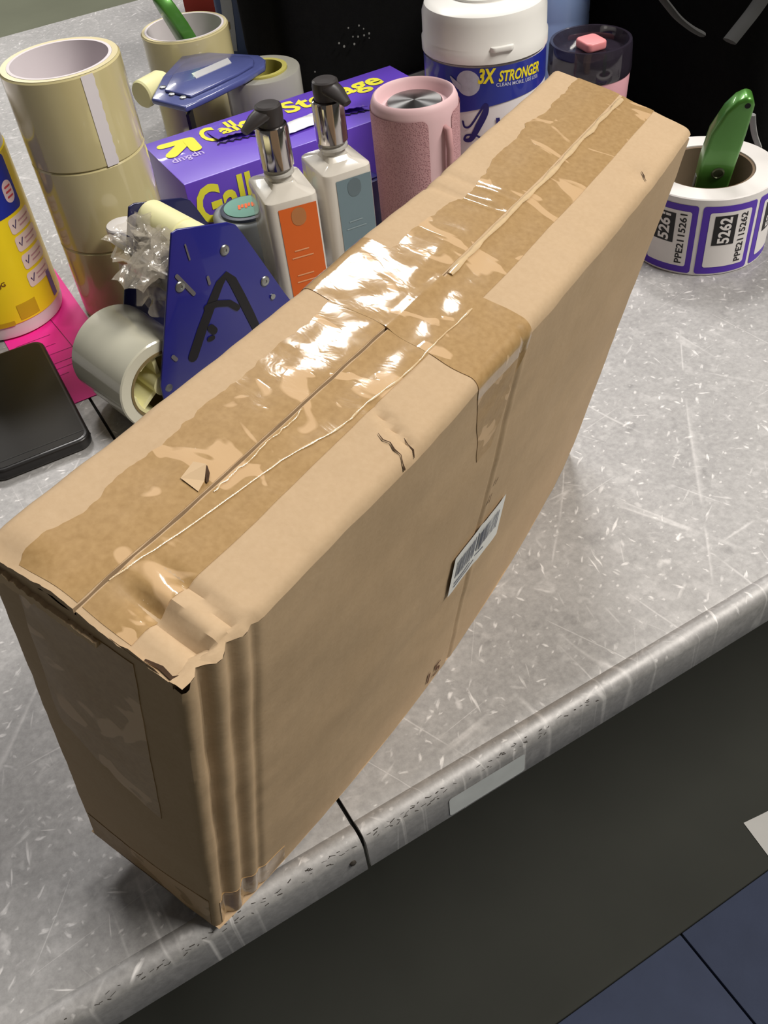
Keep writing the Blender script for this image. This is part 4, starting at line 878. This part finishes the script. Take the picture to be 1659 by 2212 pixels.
# ------------------------------------------------------------------ second dispenser lying on its side
ZP = 0.088
g2 = thing('tape_dispenser', 'glossy blue plastic tape dispenser lying flat behind the purple box', 'tape dispenser', (0.33, 0.96, 0))
gp = [G(*p, ZP) for p in ((326, 213), (350, 165), (392, 120), (450, 112), (560, 118), (574, 128), (572, 142), (530, 168), (460, 203), (400, 231))]
gp = [(p.x-0.33, p.y-0.96) for p in gp]
b2 = mat('dispenser_slate_blue', (84, 92, 150), 0.22, var=0.1, coat=0.8, bump=0.15, bscale=80)
top = MB().prism(gp, ZP-0.006, ZP).build('side_plate', b2, g2, bevel=0.002, seg=3, smooth=45)
cxp = sum(p[0] for p in gp)/len(gp); cyp = sum(p[1] for p in gp)/len(gp)
MB().prism([(cxp+(x-cxp)*0.78, cyp+(y-cyp)*0.74) for x, y in gp], ZP, ZP+0.003).build('raised_panel', b2, g2, bevel=0.0012, seg=2, smooth=45)
MB().prism(gp, 0.0, 0.004).build('side_plate', b2, g2, bevel=0.001, smooth=45)
lbp = [G(*p, ZP+0.003) for p in ((414, 160), (492, 126), (500, 136), (424, 170))]
MB().prism([(p.x-0.33, p.y-0.96) for p in lbp], ZP+0.003, ZP+0.0036).build('white_sticker', mat('glossy_white_label', (222, 222, 226), 0.2, coat=1), g2)
for p in ((352, 190), (372, 205), (396, 212)):
    q = G(*p, ZP+0.0); MB().lathe([(0.0035, ZP), (0.0035, ZP+0.0012), (0.002, ZP+0.002), (0, ZP+0.002)], 16, Matrix.Translation((q.x-0.33, q.y-0.96, 0))).build('screw', screw_m, g2)
rc = G(575, 150, 0.078); rcx, rcy = rc.x-0.33-0.006, rc.y-0.96-0.002
MB().lathe([(0.027, 0.010), (0.0395, 0.010), (0.040, 0.011), (0.040, 0.079), (0.0395, 0.080), (0.027, 0.080)], 64, Matrix.Translation((rcx, rcy, 0)), close=True).build('tape_roll', mat('grey_tape_roll', (170, 168, 158), 0.3, var=0.05, coat=0.5), g2, smooth=40)
MB().lathe([(0.022, 0.008), (0.0268, 0.008), (0.0268, 0.082), (0.022, 0.082)], 48, Matrix.Translation((rcx, rcy, 0)), close=True).build('hub', mat('yellowed_hub', (186, 178, 90), 0.5, var=0.1), g2, smooth=40)
vr = G(360, 240, 0.06)
MB().lathe([(0.012, 0.005), (0.012, 0.081)], 32, Matrix.Translation((gp[0][0]+0.018, gp[0][1]-0.004, 0))).build('roller', cream, g2)
bl0 = V3(gp[-1][0]+0.004, gp[-1][1]+0.004, 0)
MB().box(-0.0015, 0.0015, -0.008, 0.008, 0.006, 0.081, Matrix.Translation(bl0) @ Matrix.Rotation(-0.6, 4, 'Z')).build('blade_bar', mat('dark_blade', (58, 54, 56), 0.2, 0.9), g2)
hc = G(322, 172, 0.085); hv = V3(hc.x-0.33, hc.y-0.96, 0.075)
MB().lathe([(0.004, -0.001), (0.0125, 0), (0.0140, 0.002), (0.0140, 0.030), (0.0110, 0.036), (0, 0.036)], 32, Matrix.Translation(hv+V3(-0.014, -0.006, 0)) @ Matrix.Rotation(math.radians(25), 4, 'Z') @ Matrix.Rotation(PI/2, 4, 'Y')).build('tension_knob', cream, g2)

# ------------------------------------------------------------------ red carton and blue pouch at the back
rp0 = G(452, 54, 0)
rbx = thing('red_box', 'red carton standing near the back edge of the steel table', 'box', (rp0.x+0.004, rp0.y+0.022, 0), math.radians(-24))
redm = mat('red_card', (172, 54, 36), 0.5, var=0.12, scale=40)
MB().box(-0.024, 0.024, -0.018, 0.018, 0, 0.15).build('carton', redm, rbx, bevel=0.001)
MB().box(-0.024, 0.024, -0.0186, -0.018, 0.09, 0.13).build('front_panel', mat('red_panel', (150, 40, 30), 0.5), rbx)
pp0 = G(556, 112, 0)
pou = thing('blue_pouch', 'blue and white plastic pouch standing next to the red carton', 'pouch', (pp0.x, pp0.y, 0), math.radians(-28))
def pch(sg): return lambda a, b: V3((a-.5)*0.088*(1-0.06*b), sg*(0.004+0.016*math.sin(PI*a)**0.7*(1-b)**0.6), 0.22*b+0.004*math.sin(9*a)*0.1)
MB().slab(pch(-1), pch(1), 24, 20).build('pouch_body', mat('pouch_blue', (44, 74, 128), 0.35, var=0.35, scale=18, coat=0.4), pou, smooth=60)
MB().grid(lambda a, b: pch(-1)(0.06+0.17*a+0.05*math.sin(b*4), 0.04+0.9*b)-V3(0, 0.0007, 0), 6, 20).build('pale_panel', mat('pouch_pale', (186, 190, 196), 0.4, var=0.1), pou, smooth=60, fixn=False)
mb = MB()
for k in range(4): rrect(mb, lambda x, y: pch(-1)(x, y)-V3(0, 0.0013, 0), 0.09, 0.19, 0.16+0.16*k, 0.20+0.16*k, 0, 4)
mb.build('pouch_print', mat('pouch_tan_print', (150, 132, 92), 0.5), pou, smooth=0, fixn=False)

# ------------------------------------------------------------------ black bags
bk = mat('black_fabric', (15, 15, 15), 0.95, var=0.3, scale=120, bump=0.3, bscale=500, spec=0.1)
def soft(name, sx_, sy_, sz_, parent, m, p=5.0, seed=0, amp=0.010, n=(26, 14), loc=(0, 0, 0)):
    """rounded fabric volume standing on z=0"""
    vs, fs = [], []; nu, nv = n; mb = MB()
    def f(a, b):
        th = -PI+2*PI*a; phi = -PI/2+PI*b
        cp, sp = math.cos(phi), math.sin(phi); c, s = math.cos(th), math.sin(th)
        e = lambda x: math.copysign(abs(x)**(2/p), x)
        q = V3(sx_/2*e(cp)*e(c), sy_/2*e(cp)*e(s), sz_/2*(1+e(sp)))
        k = amp*noise.noise(q*14+V3(seed, 0, 0)); q += V3(e(cp)*e(c), e(cp)*e(s), 0)*k
        return q+V3(*loc)
    for i in range(nu):
        for j in range(nv+1): vs.append(f(i/nu, j/nv))
    fs = [(i*(nv+1)+j, ((i+1) % nu)*(nv+1)+j, ((i+1) % nu)*(nv+1)+j+1, i*(nv+1)+j+1) for i in range(nu) for j in range(nv)]
    mb.add(vs, fs); o = mb.build(name, m, parent, smooth=70); return o
tote = thing('tote_bag', 'black fabric tote bag standing behind the purple box', 'bag', (0.590, 1.075, 0))
soft('bag_body', 0.315, 0.145, 0.32, tote, bk, 8, 3, 0.006, (48, 24))
mb = MB(); mb.tube(catmull([(-0.08, -0.066, 0.30), (-0.07, -0.060, 0.42), (0, -0.05, 0.47), (0.07, -0.060, 0.42), (0.08, -0.066, 0.30)], 6), 0.010, 8, 0.3); mb.build('handle', bk, tote, smooth=60)
mb = MB(); mb.tube(catmull([(-0.08, 0.066, 0.30), (-0.07, 0.060, 0.42), (0, 0.05, 0.47), (0.07, 0.060, 0.42), (0.08, 0.066, 0.30)], 6), 0.010, 8, 0.3); mb.build('handle', bk, tote, smooth=60)
mb = MB()
for (px, py, r) in ((752, 60, 2.2), (775, 55, 2.5), (785, 62, 2), (762, 79, 2.2), (773, 79, 2.6), (786, 76, 2.6), (797, 72, 2.8), (797, 82, 1.6), (732, 93, 2.8), (743, 100, 3.2), (765, 95, 3), (680, 155, 2)):
    p = on_plane(px, py, V3(0, 0.9985, 0), V3(0, 1, 0)); mb.lathe([(r*0.00042, 0), (r*0.00042, 0.0006), (0, 0.0006)], 8, Matrix.Translation((p.x-0.590, p.y-1.075, p.z)) @ Matrix.Rotation(PI/2, 4, 'X'))
mb.build('mesh_glints', mat('glint_grey', (120, 120, 116), 0.6), tote, smooth=0)  # pale discs painted as glints on the black mesh
bpk = thing('backpack', 'black backpack with grey straps behind the sticker roll', 'backpack', (0.905, 0.728, 0))
soft('bag_body', 0.43, 0.31, 0.29, bpk, bk, 12, 11, 0.008, (52, 28))
soft('front_pocket', 0.30, 0.05, 0.16, bpk, bk, 6, 5, 0.004, (36, 18), (0.06, -0.16, 0.03))
strapm = mat('strap_grey', (50, 50, 50), 0.85, var=0.1)
def on_left(px, py): return on_plane(px, py, V3(0.686, 0, 0), V3(1, 0, 0))-V3(0.905, 0.728, 0)
def on_front(px, py): return on_plane(px, py, V3(0, 0.5700, 0), V3(0, 1, 0))-V3(0.905, 0.728, 0)
mb = MB(); mb.tube(catmull([on_front(*p)+V3(0, -0.002, 0) for p in ((1415, -20), (1440, 12), (1462, 38), (1490, 60), (1512, 72))], 5), 0.0045, 8, 0.5); mb.build('strap', strapm, bpk, smooth=60)
mb = MB(); mb.tube(catmull([on_front(*p)+V3(0, -0.002, 0) for p in ((1650, -15), (1622, 25), (1596, 58), (1572, 88))], 5), 0.0075, 8, 0.4); mb.build('strap', strapm, bpk, smooth=60)
mb = MB(); mb.tube(catmull([on_front(*p)+V3(0, -0.003, 0) for p in ((1620, 245), (1621, 265), (1625, 290), (1634, 315))], 5), 0.0034, 8, 0.6); mb.build('strap_end', mat('strap_pale', (150, 150, 150), 0.7), bpk, smooth=60)
